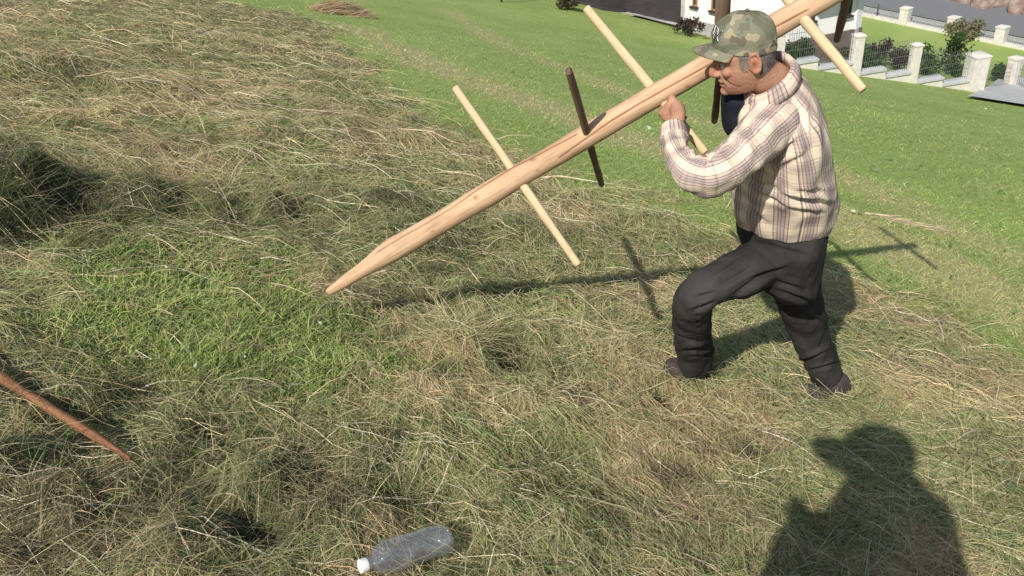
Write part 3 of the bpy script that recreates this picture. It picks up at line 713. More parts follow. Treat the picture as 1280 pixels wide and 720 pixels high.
def build_man():
    feet = np.array([.93, 2.62, 0]); feet[2] = HB(.93, 2.62); base = feet
    spine = unit(np.array([-.18, -.16, .6]))
    # --- torso of the shirt
    ST = [((923, 279), (1031, 274), 2.43, .168), ((918, 262), (1038, 259), 2.42, .180), ((917, 240), (1041, 240), 2.40, .188), ((919, 215), (1041, 214), 2.375, .188), ((923, 182), (1037, 180), 2.35, .185),
          ((920, 152), (1031, 147), 2.33, .192), ((919, 134), (1016, 112), 2.315, .178), ((928, 118), (1000, 94), 2.30, .115), ((934, 109), (985, 84), 2.29, .072)]
    low = unit(np.array([-.12, .05, .6]))
    stations = [ring_station(f, b_, y, wd, low if i < 3 else (unit(low + spine) if i == 3 else spine)) for i, (f, b_, y, wd) in enumerate(ST)]
    tor = loft(stations, 96, 8, False, 2.25, start=-pi / 2 + pi)   # seam on the far side
    V, F, uv = tor
    nn = vnormals(V, F)
    if ((V - V.mean(0)) * nn).sum() < 0: nn = -nn
    px, py, pz = proj(V); near = nn @ unit(CAM - V.mean(0)) > -.2
    def crease(V, nn, px, py, near, segs):
        for (x0, y0, x1, y1, wd, dp) in segs:
            ex, ey = x1 - x0, y1 - y0; L2 = ex * ex + ey * ey
            t = np.clip(((px - x0) * ex + (py - y0) * ey) / L2, 0, 1); dx = px - x0 - t * ex; dy = py - y0 - t * ey
            sgn = (dx * ey - dy * ex) / math.sqrt(L2)
            taper = np.sin(np.clip(t, .02, .98) * pi) ** .5
            g_ = (-np.exp(-(sgn / wd) ** 2) + .75 * np.exp(-((sgn - 1.9 * wd) / (1.2 * wd)) ** 2)) * np.exp(-np.maximum(0, (dx * dx + dy * dy) - sgn * sgn) / 30)
            V = V + nn * (np.where(near, g_, 0) * dp * 1.3 * taper)[:, None]
        return V
    V = V + nn * (n3(V, (9, 9, 4), 5) * .011 + n3(V, (22, 22, 8), 8) * .007 + n3(V, (45, 45, 28), 3) * .002 - np.abs(n3(V, (13, 13, 5), 21)) * .012)[:, None]
    V = crease(V, nn, px, py, near, [(938, 222, 978, 160, 3.2, .014), (950, 215, 1002, 172, 3, .012), (958, 196, 996, 150, 2.6, .010), (960, 222, 1012, 190, 2.6, .008), (978, 245, 1040, 257, 3.2, .016), (990, 238, 1040, 242, 2.5, .008), (935, 225, 970, 238, 2.6, .008),
                                     (1000, 130, 1012, 190, 2.4, .006), (1014, 140, 1020, 200, 2.4, .006), (930, 250, 960, 285, 3, .006), (985, 262, 1028, 268, 2.6, .007), (940, 240, 990, 262, 2.4, .006)])
    torso = (V, F, uv)
    # --- sleeves
    def sleeve(jj, rr, ups, seed, creases):
        V, F, uv = tube(jj, rr, 44, 9, False, up=ups, uscale=.075)
        nn = vnormals(V, F); cen = np.repeat(np.array([V[i * 45:(i + 1) * 45].mean(0) for i in range(len(V) // 45)]), 45, axis=0)
        if ((V - cen) * nn).sum() < 0: nn = -nn
        px, py, pz = proj(V); near = nn @ unit(CAM - V.mean(0)) > -.2
        V = V + nn * (n3(V, (19, 19, 19), seed) * .010 + n3(V, (42, 42, 42), seed + 3) * .0045 - np.abs(n3(V, (17, 17, 17), seed + 9)) * .008)[:, None]
        return crease(V, nn, px, py, near, creases), F, uv
    sh = aty(966, 154, 2.215); el = aty(880, 219, 2.05); wr = aty(842, 164, 2.29)
    jj = [aty(985, 136, 2.29), sh, aty(938, 182, 2.13), aty(910, 208, 2.08), aty(884, 221, 2.055), aty(861, 211, 2.10), aty(847, 190, 2.18), aty(842, 172, 2.26), aty(841, 163, 2.29)]
    rr = [.060, .070, .064, .060, .056, .049, .042, .034, .031]
    sl = sleeve(jj, rr, (0, 1, 0), 11, [(905, 175, 885, 200, 2.4, .010), (893, 190, 872, 215, 2.4, .008), (915, 170, 940, 200, 2.6, .008), (850, 195, 875, 190, 2.2, .008), (848, 180, 866, 176, 2, .007), (868, 225, 888, 205, 2.2, .008), (935, 150, 955, 190, 2.4, .008)])
    rsh = aty(962, 112, 2.46); rel = aty(938, 150, 2.60); rwr = aty(925, 104, 2.56)
    sr = sleeve([aty(985, 118, 2.40), rsh, (rsh + rel) / 2, rel * .9 + rsh * .1, rel, rel * .85 + rwr * .15, (rel + rwr) / 2, rwr], [.07, .074, .066, .062, .058, .056, .050, .038], (0, 1, 0), 15, [])
    V, F, uv = join([torso, sl, sr])
    # --- body
    hc = aty(929, 66, 2.27); hf = unit([-.98, .04, -.23]); hu = unit(np.array([-.08, -.06, 1]) - hf * (np.array([-.08, -.06, 1]) @ hf)); hl = np.cross(hu, hf)
    KX, KY, KZ = .815, .83, .885
    def HK(V):                                     # this man's own head proportions
        V = np.asarray(V, float).reshape(-1, 3) - hc
        return hc + np.outer(V @ hf * KX, hf) + np.outer(V @ hl * KY, hl) + np.outer(V @ hu * KZ, hu)
    body = [(HK(p_[0]),) + tuple(p_[1:]) for p_ in head_parts(hc, hf, hl, hu)]
    nb = aty(968, 106, 2.30)
    body.append(tube([nb - spine * .06, nb, hc - hu * .06 - hf * .028, hc - hf * .02], [.072, .057, .049, .045], 28, 5))
    body.append(loft([ring_station(f, b_, y, wd, spine, .76 if i < 4 else .86) for i, (f, b_, y, wd) in enumerate(ST[:-1])], 40, 4, True))
    lh, lk, la = aty(968, 318, 2.37), aty(868, 370, 2.27), aty(868, 452, 2.55)
    rh, rk, ra = aty(990, 320, 2.53), aty(1004, 400, 2.60), aty(1034, 476, 2.66)
    body.append(loft([ring_station((930, 285), (1024, 280), 2.43, .15, spine), ring_station((936, 315), (1015, 312), 2.45, .15, spine), ring_station((950, 345), (1008, 345), 2.47, .11, spine)], 32, 4, True))
    for a_, k_, an in ((lh, lk, la), (rh, rk, ra)):
        body.append(tube([a_, (a_ + k_) / 2, k_, k_ * .65 + an * .35, an], [.075, .062, .050, .047, .036], 24, 5))
    body.append(tube([sh, (sh + el) / 2, el, aty(852, 198, 2.14), wr], [.048, .040, .030, .028, .024], 22, 4))
    body.append(tube([rsh, (rsh + rel) / 2, rel, (rel + rwr) / 2, rwr], [.048, .040, .030, .030, .026], 22, 4))
    t, bo = PEG3; pdr = unit(bo - t)
    # grip point: where the peg is seen at the hand
    best = min(np.linspace(0, 1, 400), key=lambda s: abs(proj(t + (bo - t) * s)[0] - 843)); gp = t + (bo - t) * best
    for p_ in hand_grip(gp, pdr, (-.62, -.75, .12), gp + (wr - gp) * 1.15, .0155): body.append((gp + (np.asarray(p_[0]) - gp) * .87,) + tuple(p_[1:]))
    pa, s_ = pole_at(920); e_far = np.array([.1, .95, .2])
    body += hand_grip(pa, PD, e_far, rwr, .030)
    for an, (tx, ty, tY) in ((la, (838, 462, 2.58)), (ra, (1012, 492, 2.62))):
        toe = aty(tx, ty, tY); body.append(tube([an, an * .85 + toe * .15 - np.array([0, 0, .04]), an * .4 + toe * .6 - np.array([0, 0, .02]), toe], [.036, .036, .032, .024], 16, 4))
    BV, BF, _ = join(body)
    A, Fq, NN = remesh(BV, BF, .0035, 3, .45)
    # skin tint: darker lips, painted eye socket shade, stubble, ear and nose flush
    lx = (A - hc) @ hf / KX; ly = (A - hc) @ hl / KY; lz = (A - hc) @ hu / KZ
    col = np.ones((len(A), 3)); inh = np.linalg.norm(A - hc, axis=1) < .16
    def blob(x, y, z, r, c_):
        k_ = np.where(inh, np.exp(-(((lx - x) / r[0]) ** 2 + ((np.abs(ly) - y) / r[1]) ** 2 + ((lz - z) / r[2]) ** 2)), 0)[:, None]; col[:] = col * (1 - k_) + col * np.array(c_) * k_
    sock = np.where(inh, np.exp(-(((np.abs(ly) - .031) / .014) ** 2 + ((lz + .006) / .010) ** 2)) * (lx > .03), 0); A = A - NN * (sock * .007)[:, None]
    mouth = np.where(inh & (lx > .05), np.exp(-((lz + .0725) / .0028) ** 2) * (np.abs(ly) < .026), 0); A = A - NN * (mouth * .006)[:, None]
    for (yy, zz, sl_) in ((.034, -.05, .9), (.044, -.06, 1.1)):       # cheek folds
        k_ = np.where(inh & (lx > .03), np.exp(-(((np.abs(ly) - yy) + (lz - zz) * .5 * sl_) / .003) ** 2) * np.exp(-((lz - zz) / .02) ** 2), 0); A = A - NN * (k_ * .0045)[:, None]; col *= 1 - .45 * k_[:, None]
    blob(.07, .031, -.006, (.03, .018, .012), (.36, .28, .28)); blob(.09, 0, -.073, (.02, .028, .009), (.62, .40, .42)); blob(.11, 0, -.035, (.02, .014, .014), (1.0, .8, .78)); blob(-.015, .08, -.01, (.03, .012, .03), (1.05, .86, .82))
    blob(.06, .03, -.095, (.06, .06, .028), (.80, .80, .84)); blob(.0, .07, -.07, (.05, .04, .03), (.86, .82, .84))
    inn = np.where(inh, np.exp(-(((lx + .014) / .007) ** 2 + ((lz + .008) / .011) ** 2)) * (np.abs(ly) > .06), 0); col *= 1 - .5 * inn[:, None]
    person = mk('person', A, Fq, M_SKIN, base=base, col=np.clip(col, .03, 1.2))
    tag(person, 'man in checked shirt, black trousers and camouflage cap stepping uphill with a pole', 'person')
    shirt = mk('shirt', V, F, M_PLAID, person, base, uv=uv)
    so = shirt.modifiers.new('thick', 'SOLIDIFY'); so.thickness = .0025; so.offset = -1
    # collar: a turned-down band round the neck
    top = [s for s in stations]
    cV = []; cU = []; nS = 44
    nk = ring_station((927, 116), (990, 80), 2.285, .074, spine); c0, f0, s0, a0, b0, w0 = nk
    a_start = radians(28)
    for j in range(nS + 1):
        a = a_start + (2 * pi - 2 * a_start) * j / nS; fr = abs(cos(a)); op = 1 + .15 * max(0, cos(a))
        p_top = c0 + f0 * a0 * cos(a) * .9 + s0 * w0 * sin(a) * .95 + spine * (.026 - .022 * max(0, cos(a)))
        drop = .040 + .022 * max(0, cos(a)) ** 2
        for k_, (out, dn) in enumerate([(-.004, -.03), (0, 0), (.010, -.004), (.020, -drop * .6), (.026, -drop)]):
            cV.append(p_top + (f0 * cos(a) + s0 * sin(a)) * out + spine * dn); cU.append((a * .07, .3 + k_ * .012))
    cF = [[j * 5 + k_, j * 5 + k_ + 1, (j + 1) * 5 + k_ + 1, (j + 1) * 5 + k_] for j in range(nS) for k_ in range(4)]
    co_ = mk('collar', cV, cF, M_PLAID, shirt, base, uv=cU); so = co_.modifiers.new('thick', 'SOLIDIFY'); so.thickness = .003
    wd = unit(jj[-1] - jj[-2])
    for (p_, d_) in ((aty(842, 166, 2.275), wd), (rwr, unit(rwr - rel))):
        cv, cf, cu = tube([p_ - d_ * .030, p_ - d_ * .027, p_ + d_ * .012, p_ + d_ * .016, p_ + d_ * .014], [.037, .0405, .0370, .0355, .029], 32, 3, False, uscale=.04)
        mk('cuff', cv, cf, M_PLAID, shirt, base, uv=cu)
    # T-shirt
    tv, tf, tu = loft([ring_station((904, 160), (1000, 150), 2.35, .13, spine), ring_station((903, 135), (990, 125), 2.34, .105, spine), ring_station((906, 116), (975, 105), 2.32, .068, spine)], 48, 6, True, 2.2)
    tv = tv + vnormals(tv, tf) * (n3(tv, (14, 14, 6), 4) * .006)[:, None]
    mk('undershirt', tv, tf, M_NAVY, person, base)
    # --- trousers
    Tp = [loft([ring_station((926, 255), (1030, 250), 2.43, .160, low), ring_station((927, 270), (1029, 266), 2.43, .166, unit(low + spine)), ring_station((926, 288), (1030, 286), 2.435, .182, spine), ring_station((928, 312), (1022, 310), 2.45, .185, spine), ring_station((938, 332), (1017, 330), 2.46, .172, spine), ring_station((958, 352), (1010, 350), 2.48, .11, spine)], 48, 5, True)]
    Tp.append(tube([lh, aty(940, 334, 2.33), aty(909, 350, 2.28), aty(885, 360, 2.255), aty(868, 375, 2.275), aty(865, 394, 2.34), aty(866, 418, 2.43), aty(868, 440, 2.51), aty(869, 458, 2.56)], [.086, .079, .068, .064, .063, .063, .062, .065, .062], 36, 6))
    Tp.append(tube([rh, aty(993, 345, 2.54), aty(999, 372, 2.57), aty(1006, 400, 2.60), aty(1016, 428, 2.62), aty(1025, 450, 2.64), aty(1032, 471, 2.66)], [.092, .087, .081, .075, .068, .064, .062], 36, 6))
    TV, TF, _ = join(Tp); A, Fq, NN = remesh(TV, TF, .006, 4, .5)
    A = A + NN * (n3(A, (10, 10, 10), 2) * .008 + n3(A, (22, 22, 15), 6) * .0065 + np.abs(n3(A, (44, 44, 30), 9)) * .0035)[:, None]
    px, py, pz = proj(A); near = NN @ unit(CAM - A.mean(0)) > -.3
    A = crease(A, NN, px, py, near, [(925, 318, 888, 345, 3, .006), (945, 332, 900, 358, 3, .008), (962, 340, 915, 372, 3.5, .010), (940, 348, 985, 335, 3, .010), (866, 388, 893, 378, 2.5, .009), (870, 372, 892, 366, 2.5, .007), (850, 440, 893, 431, 2.6, .010), (862, 447, 893, 443, 2.4, .008), (846, 420, 872, 428, 2.4, .006),
                                     (975, 365, 1015, 380, 3.5, .009), (1000, 392, 1028, 404, 3, .007), (998, 455, 1035, 440, 2.6, .010), (1012, 464, 1048, 454, 2.4, .008), (970, 352, 1000, 362, 3, .008), (955, 305, 1010, 320, 2.6, .005), (985, 296, 925, 334, .7, .004), (925, 334, 876, 358, .7, .004), (872, 362, 874, 452, .7, .004), (996, 345, 1012, 400, .7, .004), (1012, 400, 1034, 465, .7, .004)])
    mk('trousers', A, Fq, M_TROU, person, base)
    # --- shoes
    for an, (hx, hy, hY), (tx, ty, tY) in ((la, (884, 463, 2.57), (833, 461, 2.56)), (ra, (1054, 489, 2.66), (1003, 494, 2.60))):
        hp = aty(hx, hy, hY); tp = aty(tx, ty, tY); d = unit(tp - hp); L = np.linalg.norm(tp - hp); up = unit(np.array([.2, .1, 1]) - d * (np.array([.2, .1, 1]) @ d)); sd = np.cross(up, d)
        def S_(x, wd_, hh): return (hp + d * L * x + up * (hh * .5 - .02), d, sd, 0, 0, 0)
        st = []
        for x, wd_, hh in [(-.06, .012, .03), (-.03, .028, .075), (.10, .036, .105), (.30, .037, .11), (.5, .038, .085), (.7, .046, .066), (.88, .046, .056), (.99, .03, .045), (1.03, .008, .02)]:
            st.append((hp + d * L * x + up * (hh * .5 - .025), up, sd, hh * .5, hh * .5, wd_))
        sv, sf, su = loft(st, 32, 4, True, 2.6); sv = sv + vnormals(sv, sf) * (n3(sv, (30, 30, 30), hx) * .003)[:, None]
        s_ = mk('shoe', sv, sf, M_SHOE, person, base)
        st = [(hp + d * L * x + up * -.026, up, sd, .011, .011, wd_) for x, wd_ in [(-.06, .015), (-.03, .031), (.1, .039), (.4, .038), (.7, .049), (.9, .048), (1.02, .03), (1.05, .008)]]
        sv, sf, su = loft(st, 28, 4, True, 4); mk('sole', sv, sf, M_SOLE, s_, base)
        lv = []
        for k_ in range(5):
            x = .34 + .075 * k_; hh = .1 - .055 * k_ / 4 * 1.1
            lv.append(tube([hp + d * L * x + sd * .028 + up * (hh * .8 - .03), hp + d * L * x + up * (hh - .018), hp + d * L * x - sd * .028 + up * (hh * .8 - .03)], [.0028] * 3, 6, 4))
        sv, sf, su = join(lv); mk('laces', sv, sf, M_COPING, s_, base)
    # --- cap, worn tipped back a little from the bowed head
    ct, st_ = cos(radians(14)), sin(radians(14)); kf, ku = hf * ct + hu * st_, hu * ct - hf * st_
    def W(x, y, z): return hc + kf * x + hl * y + ku * z
    sl_ = [(.020, .101, .106, .0835), (.036, .103, .107, .084), (.062, .103, .103, .082), (.088, .093, .094, .075), (.109, .074, .078, .060), (.123, .047, .052, .040), (.1295, .018, .022, .016), (.1305, .003, .003, .003)]
    cv, cf, cu = loft([(W(0, 0, z), kf, hl, a, b_, w_) for z, a, b_, w_ in sl_], 64, 6, False, 2.2)
    nn = vnormals(cv, cf); seam = np.zeros(len(cv)); ang = np.arctan2((cv - hc) @ hl, (cv - hc) @ hf)
    for k_ in range(6): seam += np.exp(-((((ang - (k_ + .5) * pi / 3 + pi) % (2 * pi)) - pi) / .035) ** 2)
    cen = W(0, 0, .05); out = (cv - cen); out /= np.linalg.norm(out, axis=1, keepdims=True)
    cv = cv + out * (-.0025 * seam + n3(cv, (22, 22, 22), 3) * .005)[:, None]
    cap = mk('cap', HK(hc + (cv - hc) * .97), cf, M_CAMO, person, base); so = cap.modifiers.new('thick', 'SOLIDIFY'); so.thickness = .003; so.offset = -1
    bv = []; nA, nR = 30, 10
    for i in range(nA + 1):
        a = radians(-60 + 120 * i / nA)
        for j in range(nR + 1):
            t_ = j / nR; ext = .066 * max(0, cos(a * 1.42)) ** .6
            x = .098 * cos(a) + ext * t_; y = .0835 * sin(a) * (1 + .02 * t_); z = .028 - .010 * t_ - .022 * (abs(y) / .08) ** 2 * (.35 + .65 * t_)
            bv.append(W(x, y, z))
    bf = [[i * (nR + 1) + j, i * (nR + 1) + j + 1, (i + 1) * (nR + 1) + j + 1, (i + 1) * (nR + 1) + j] for i in range(nA) for j in range(nR)]
    br = mk('brim', HK(bv), bf, M_CAMO, cap, base); so = br.modifiers.new('thick', 'SOLIDIFY'); so.thickness = .004
    ev, ef, _ = tube([W(-.002, 0, .130), W(-.002, 0, .134)], [.008, .004], 14, 2); mk('button', HK(ev), ef, M_CAMO, cap, base)
    # emblem: dark letter strokes with a white outline on the front panel
    def on_front(y, z, off):
        zz = np.array([s[0] for s in sl_]); aa = np.interp(z, zz, [s[1] for s in sl_]); ww = np.interp(z, zz, [s[3] for s in sl_])
        ex = 2.2; x = aa * max(0, 1 - abs(y / ww) ** ex) ** (1 / ex); return W(x + off, y * (1 + off * 4), z)
    strokes = [[(-.030, .050), (-.022, .088)], [(-.022, .088), (-.004, .052)], [(-.004, .052), (.004, .088)], [(.010, .086), (.030, .054)], [(.014, .052), (.032, .086)]]
    for m_, rad, off in ((M_WHITE_T, .0023, .0008), (M_BLACK, .0020, .0022)):
        pr = []
        for (p, q) in strokes:
            pr.append(tube([on_front(.014 + .85 * (p[0] + (q[0] - p[0]) * t_), p[1] + (q[1] - p[1]) * t_, off) for t_ in np.linspace(0, 1, 6)], [rad] * 6, 8, 2))
        ev, ef, _ = join(pr); mk('emblem_outline' if m_ is M_WHITE_T else 'emblem_letters', HK(ev), ef, m_, cap, base)
    # --- eyes and hair
    def W(x, y, z): return hc + hf * x + hl * y + hu * z
    for s in (-1, 1):
        ev, ef = ellip(W(.0735, .031 * s, -.006), [hf, hl, hu], (.0115, .0115, .0115), 16, 10); e_ = mk('eye', HK(ev), ef, M_EYEW, person, base)
        ev, ef = ellip(W(.0822, .031 * s, -.0065), [hf, hl, hu], (.0045, .0055, .0055), 12, 8); mk('iris', HK(ev), ef, M_IRIS, e_, base)
    hv = []; hfc = []; 
    for i in range(3800):
        th = rng.uniform(radians(72), radians(288)); z = rng.uniform(-.055 if abs(th - pi) < 1.2 else -.022, .03)
        if abs(th - pi) > 1.25 and z < -.012 and rng.uniform() < .5: continue
        zz = np.array([s[0] for s in [(-.06, .08, .075, .067), (-.03, .0875, .090, .0725), (0, .09, .097, .075), (.04, .09, .097, .075)]])
        bk = np.interp(z, zz, [.075, .090, .097, .097]); wd_ = np.interp(z, zz, [.067, .0725, .0755, .075])
        ca, sa = cos(th), sin(th); kx = (abs(ca) ** 2.25 + abs(sa) ** 2.25) ** (-1 / 2.25)
        p = W(ca * kx * bk, sa * kx * wd_, z); nrm = unit(p - W(0, 0, z)); dwn = unit(-hu * .9 - hf * .35 + nrm * rng.uniform(.15, .5) + rng.normal(0, .15, 3)); side = unit(np.cross(dwn, nrm)) * .0009
        L = rng.uniform(.005, .010); n0 = len(hv); hv += [p - side, p + side, p + dwn * L + nrm * .002 + side * .4, p + dwn * L + nrm * .002 - side * .4]; hfc.append([n0, n0 + 1, n0 + 2, n0 + 3])
    mk('hair', HK(hv), hfc, M_HAIR, person, base)
    for s in (-1, 1):
        bvv = []; bff = []
        for i in range(90):
            y = rng.uniform(.014, .05); p = W(.094 - .9 * (y - .014) ** 1.0 * .45, y * s, .014 + rng.normal(0, .0025)); dwn = unit(hl * s * .8 + hu * rng.normal(.1, .3) + hf * .3); sd_ = hu * .0008; n0 = len(bvv)
            bvv += [p - sd_, p + sd_, p + dwn * .010 + sd_ * .3, p + dwn * .010 - sd_ * .3]; bff.append([n0, n0 + 1, n0 + 2, n0 + 3])
        mk('eyebrow', HK(bvv), bff, M_HAIR, person, base)
build_man()

def build_filmer():
    """the person filming: stands behind the lens and throws the shadow at the lower right"""
    gx_, gy_ = -.16, -.42; gz = HB(gx_, gy_); base = np.array([gx_, gy_, gz])
    hc = CAM - SUN * .235 + np.array([-.02, 0, .03]); az_ = radians(-55)
    hf = unit([sin(az_), cos(az_), -.12]); hu = unit(np.array([0, 0, 1]) - hf * hf[2]); hl = np.cross(hu, hf)
    bz = radians(-5); bf = np.array([sin(bz), cos(bz), 0]); bl = np.array([-cos(bz), sin(bz), 0]); up = np.array([0, 0, 1.])
    def B(x, y, z): return base + bf * x + bl * y + up * z
    neck = hc - hu * .12 - hf * .02
    big = lambda V: hc + (np.asarray(V, float).reshape(-1, 3) - hc) * 1.12
    body = [(big(p_[0]),) + tuple(p_[1:]) for p_ in head_parts(hc, hf, hl, hu)]; body.append(tube([neck - up * .08, neck, hc - hf * .02], [.085, .072, .066], 24, 4))
    sh_z = neck[2] - gz - .04; cx = (neck - base) @ bf; cy = (neck - base) @ bl
    tst = [(B(cx * .2, cy * .3, .92), bf, bl, .12, .12, .165), (B(cx * .4, cy * .5, 1.10), bf, bl, .13, .115, .17), (B(cx * .75, cy * .8, sh_z - .14), bf, bl, .125, .12, .195), (B(cx * .9, cy, sh_z - .03), bf, bl, .1, .11, .165), (B(cx, cy, sh_z + .055), bf, bl, .085, .09, .115)]
    body.append(loft(tst, 36, 4, True))
    la_, ra_ = [B(cx, cy + .18, sh_z - .07), B(cx + .03, cy + .225, sh_z - .33), B(cx + .13, cy + .16, sh_z - .16)], [B(cx, cy - .165, sh_z - .09), B(cx - .02, cy - .24, sh_z - .36), B(cx + .14, cy - .14, sh_z - .26)]
    for A_ in (la_, ra_): body.append(tube([A_[0], (A_[0] + A_[1]) / 2, A_[1], (A_[1] + A_[2]) / 2, A_[2]], [.052, .046, .04, .036, .028], 20, 4)); body.append(ellip(A_[2] + bf * .03, [bf, bl, up], (.05, .022, .045), 16, 10))
    legs = []
    for s in (-1, 1):
        fz = HB(*B(0, .12 * s, 0)[:2]) - gz
        L = [B(0, .09 * s, .9), B(.02, .10 * s, .47), B(-.02, .12 * s, fz + .08)]; legs.append(L)
        body.append(tube([L[0], (L[0] + L[1]) / 2, L[1], (L[1] + L[2]) / 2, L[2]], [.085, .075, .057, .052, .04], 24, 4)); body.append(tube([L[2] - bf * .04 - up * .03, L[2] + bf * .05 - up * .04, L[2] + bf * .17 - up * .055], [.035, .036, .026], 16, 4))
    V, F, _ = join(body); A, Fq, NN = remesh(V, F, .006, 3)
    p = mk('person', A, Fq, M_SKIN, base=base, col=np.ones((len(A), 3)))
    tag(p, 'person in a peaked cap behind the camera, seen only as its shadow', 'person')
    sv = [loft([(c_, f_, s_, a_ + .015, b_ + .015, w_ + .015) for c_, f_, s_, a_, b_, w_ in tst], 48, 5, False)]
    for A_ in (la_, ra_): sv.append(tube([A_[0], (A_[0] + A_[1]) / 2, A_[1], (A_[1] + A_[2]) / 2, A_[2] * .9 + A_[1] * .1], [.075, .068, .060, .052, .042], 28, 5))
    V, F, uv = join(sv); mk('jacket', V, F, M_NAVY, p, base)
    tv = [loft([(B(0, 0, .98), bf, bl, .135, .13, .175), (B(0, 0, .88), bf, bl, .13, .135, .175), (B(0, 0, .78), bf, bl, .1, .1, .13)], 40, 4)]
    for L in legs: tv.append(tube([L[0], (L[0] + L[1]) / 2, L[1], (L[1] + L[2]) / 2, L[2]], [.102, .09, .076, .07, .064], 28, 5))
    V, F, uv = join(tv); mk('trousers', V, F, M_TROU, p, base)
    def W(x, y, z): return hc + hf * x + hl * y + hu * z
    cv, cf, cu = loft([(W(0, 0, z), hf, hl, a, b_, w_) for z, a, b_, w_ in [(.022, .103, .107, .086), (.05, .105, .106, .085), (.084, .10, .096, .077), (.108, .078, .076, .06), (.122, .03, .03, .025), (.1245, .003, .003, .003)]], 48, 5, False)
    cap = mk('cap', big(cv), cf, M_NAVY, p, base)
    bv = []; nA, nR = 24, 6
    for i in range(nA + 1):
        a = radians(-74 + 148 * i / nA)
        for j in range(nR + 1):
            t_ = j / nR; y = .085 * sin(a); bv.append(W(.098 * cos(a) + .10 * max(0, cos(a)) ** .55 * t_, y, .03 - .012 * t_ - .024 * (abs(y) / .08) ** 2))
    bf_ = [[i * (nR + 1) + j, i * (nR + 1) + j + 1, (i + 1) * (nR + 1) + j + 1, (i + 1) * (nR + 1) + j] for i in range(nA) for j in range(nR)]
    br = mk('brim', big(bv), bf_, M_NAVY, cap, base); br.modifiers.new('thick', 'SOLIDIFY').thickness = .005
build_filmer()

# ------------------------------------------------------------------ buildings
def frame_of(a, b_):                               # axes along a wall run: along, outward (towards viewer), up
    d = unit([b_[0] - a[0], b_[1] - a[1], 0]); n_ = np.array([d[1], -d[0], 0]); 
    return d, n_, np.array([0, 0, 1.])
def wall_box(a, b_, z0, z1, th, proud=0.0, ext=0.0):
    d, n_, u = frame_of(a, b_); L = np.hypot(b_[0] - a[0], b_[1] - a[1])
    return box((-ext, -th, z0), (L + ext, proud, z1), [d, n_, u], (a[0], a[1], 0))
def window(root, base, a, b_, s0, s1, z0, z1, mf, sill=True):
    d, n_, u = frame_of(a, b_); O = np.array([a[0], a[1], 0]); t = .05
    parts = [box((s0, -.02, z0), (s0 + t, .03, z1), [d, n_, u], O), box((s1 - t, -.02, z0), (s1, .03, z1), [d, n_, u], O), box((s0 + t, -.02, z0), (s1 - t, .03, z0 + t), [d, n_, u], O), box((s0 + t, -.02, z1 - t), (s1 - t, .03, z1), [d, n_, u], O)]
    V, F, _ = join(parts); w_ = mk('window', V, F, mf, root, base, smooth=False)
    V, F = box((s0 + t, -.01, z0 + t), (s1 - t, .008, z1 - t), [d, n_, u], O); mk('pane', V, F, M_GLASS, w_, base, smooth=False)
    if sill: V, F = box((s0 - .05, -.01, z0 - .05), (s1 + .05, .10, z0 - .003), [d, n_, u], O); mk('sill', V, F, M_DARKCLAD, w_, base, smooth=False)
z0 = -6.0
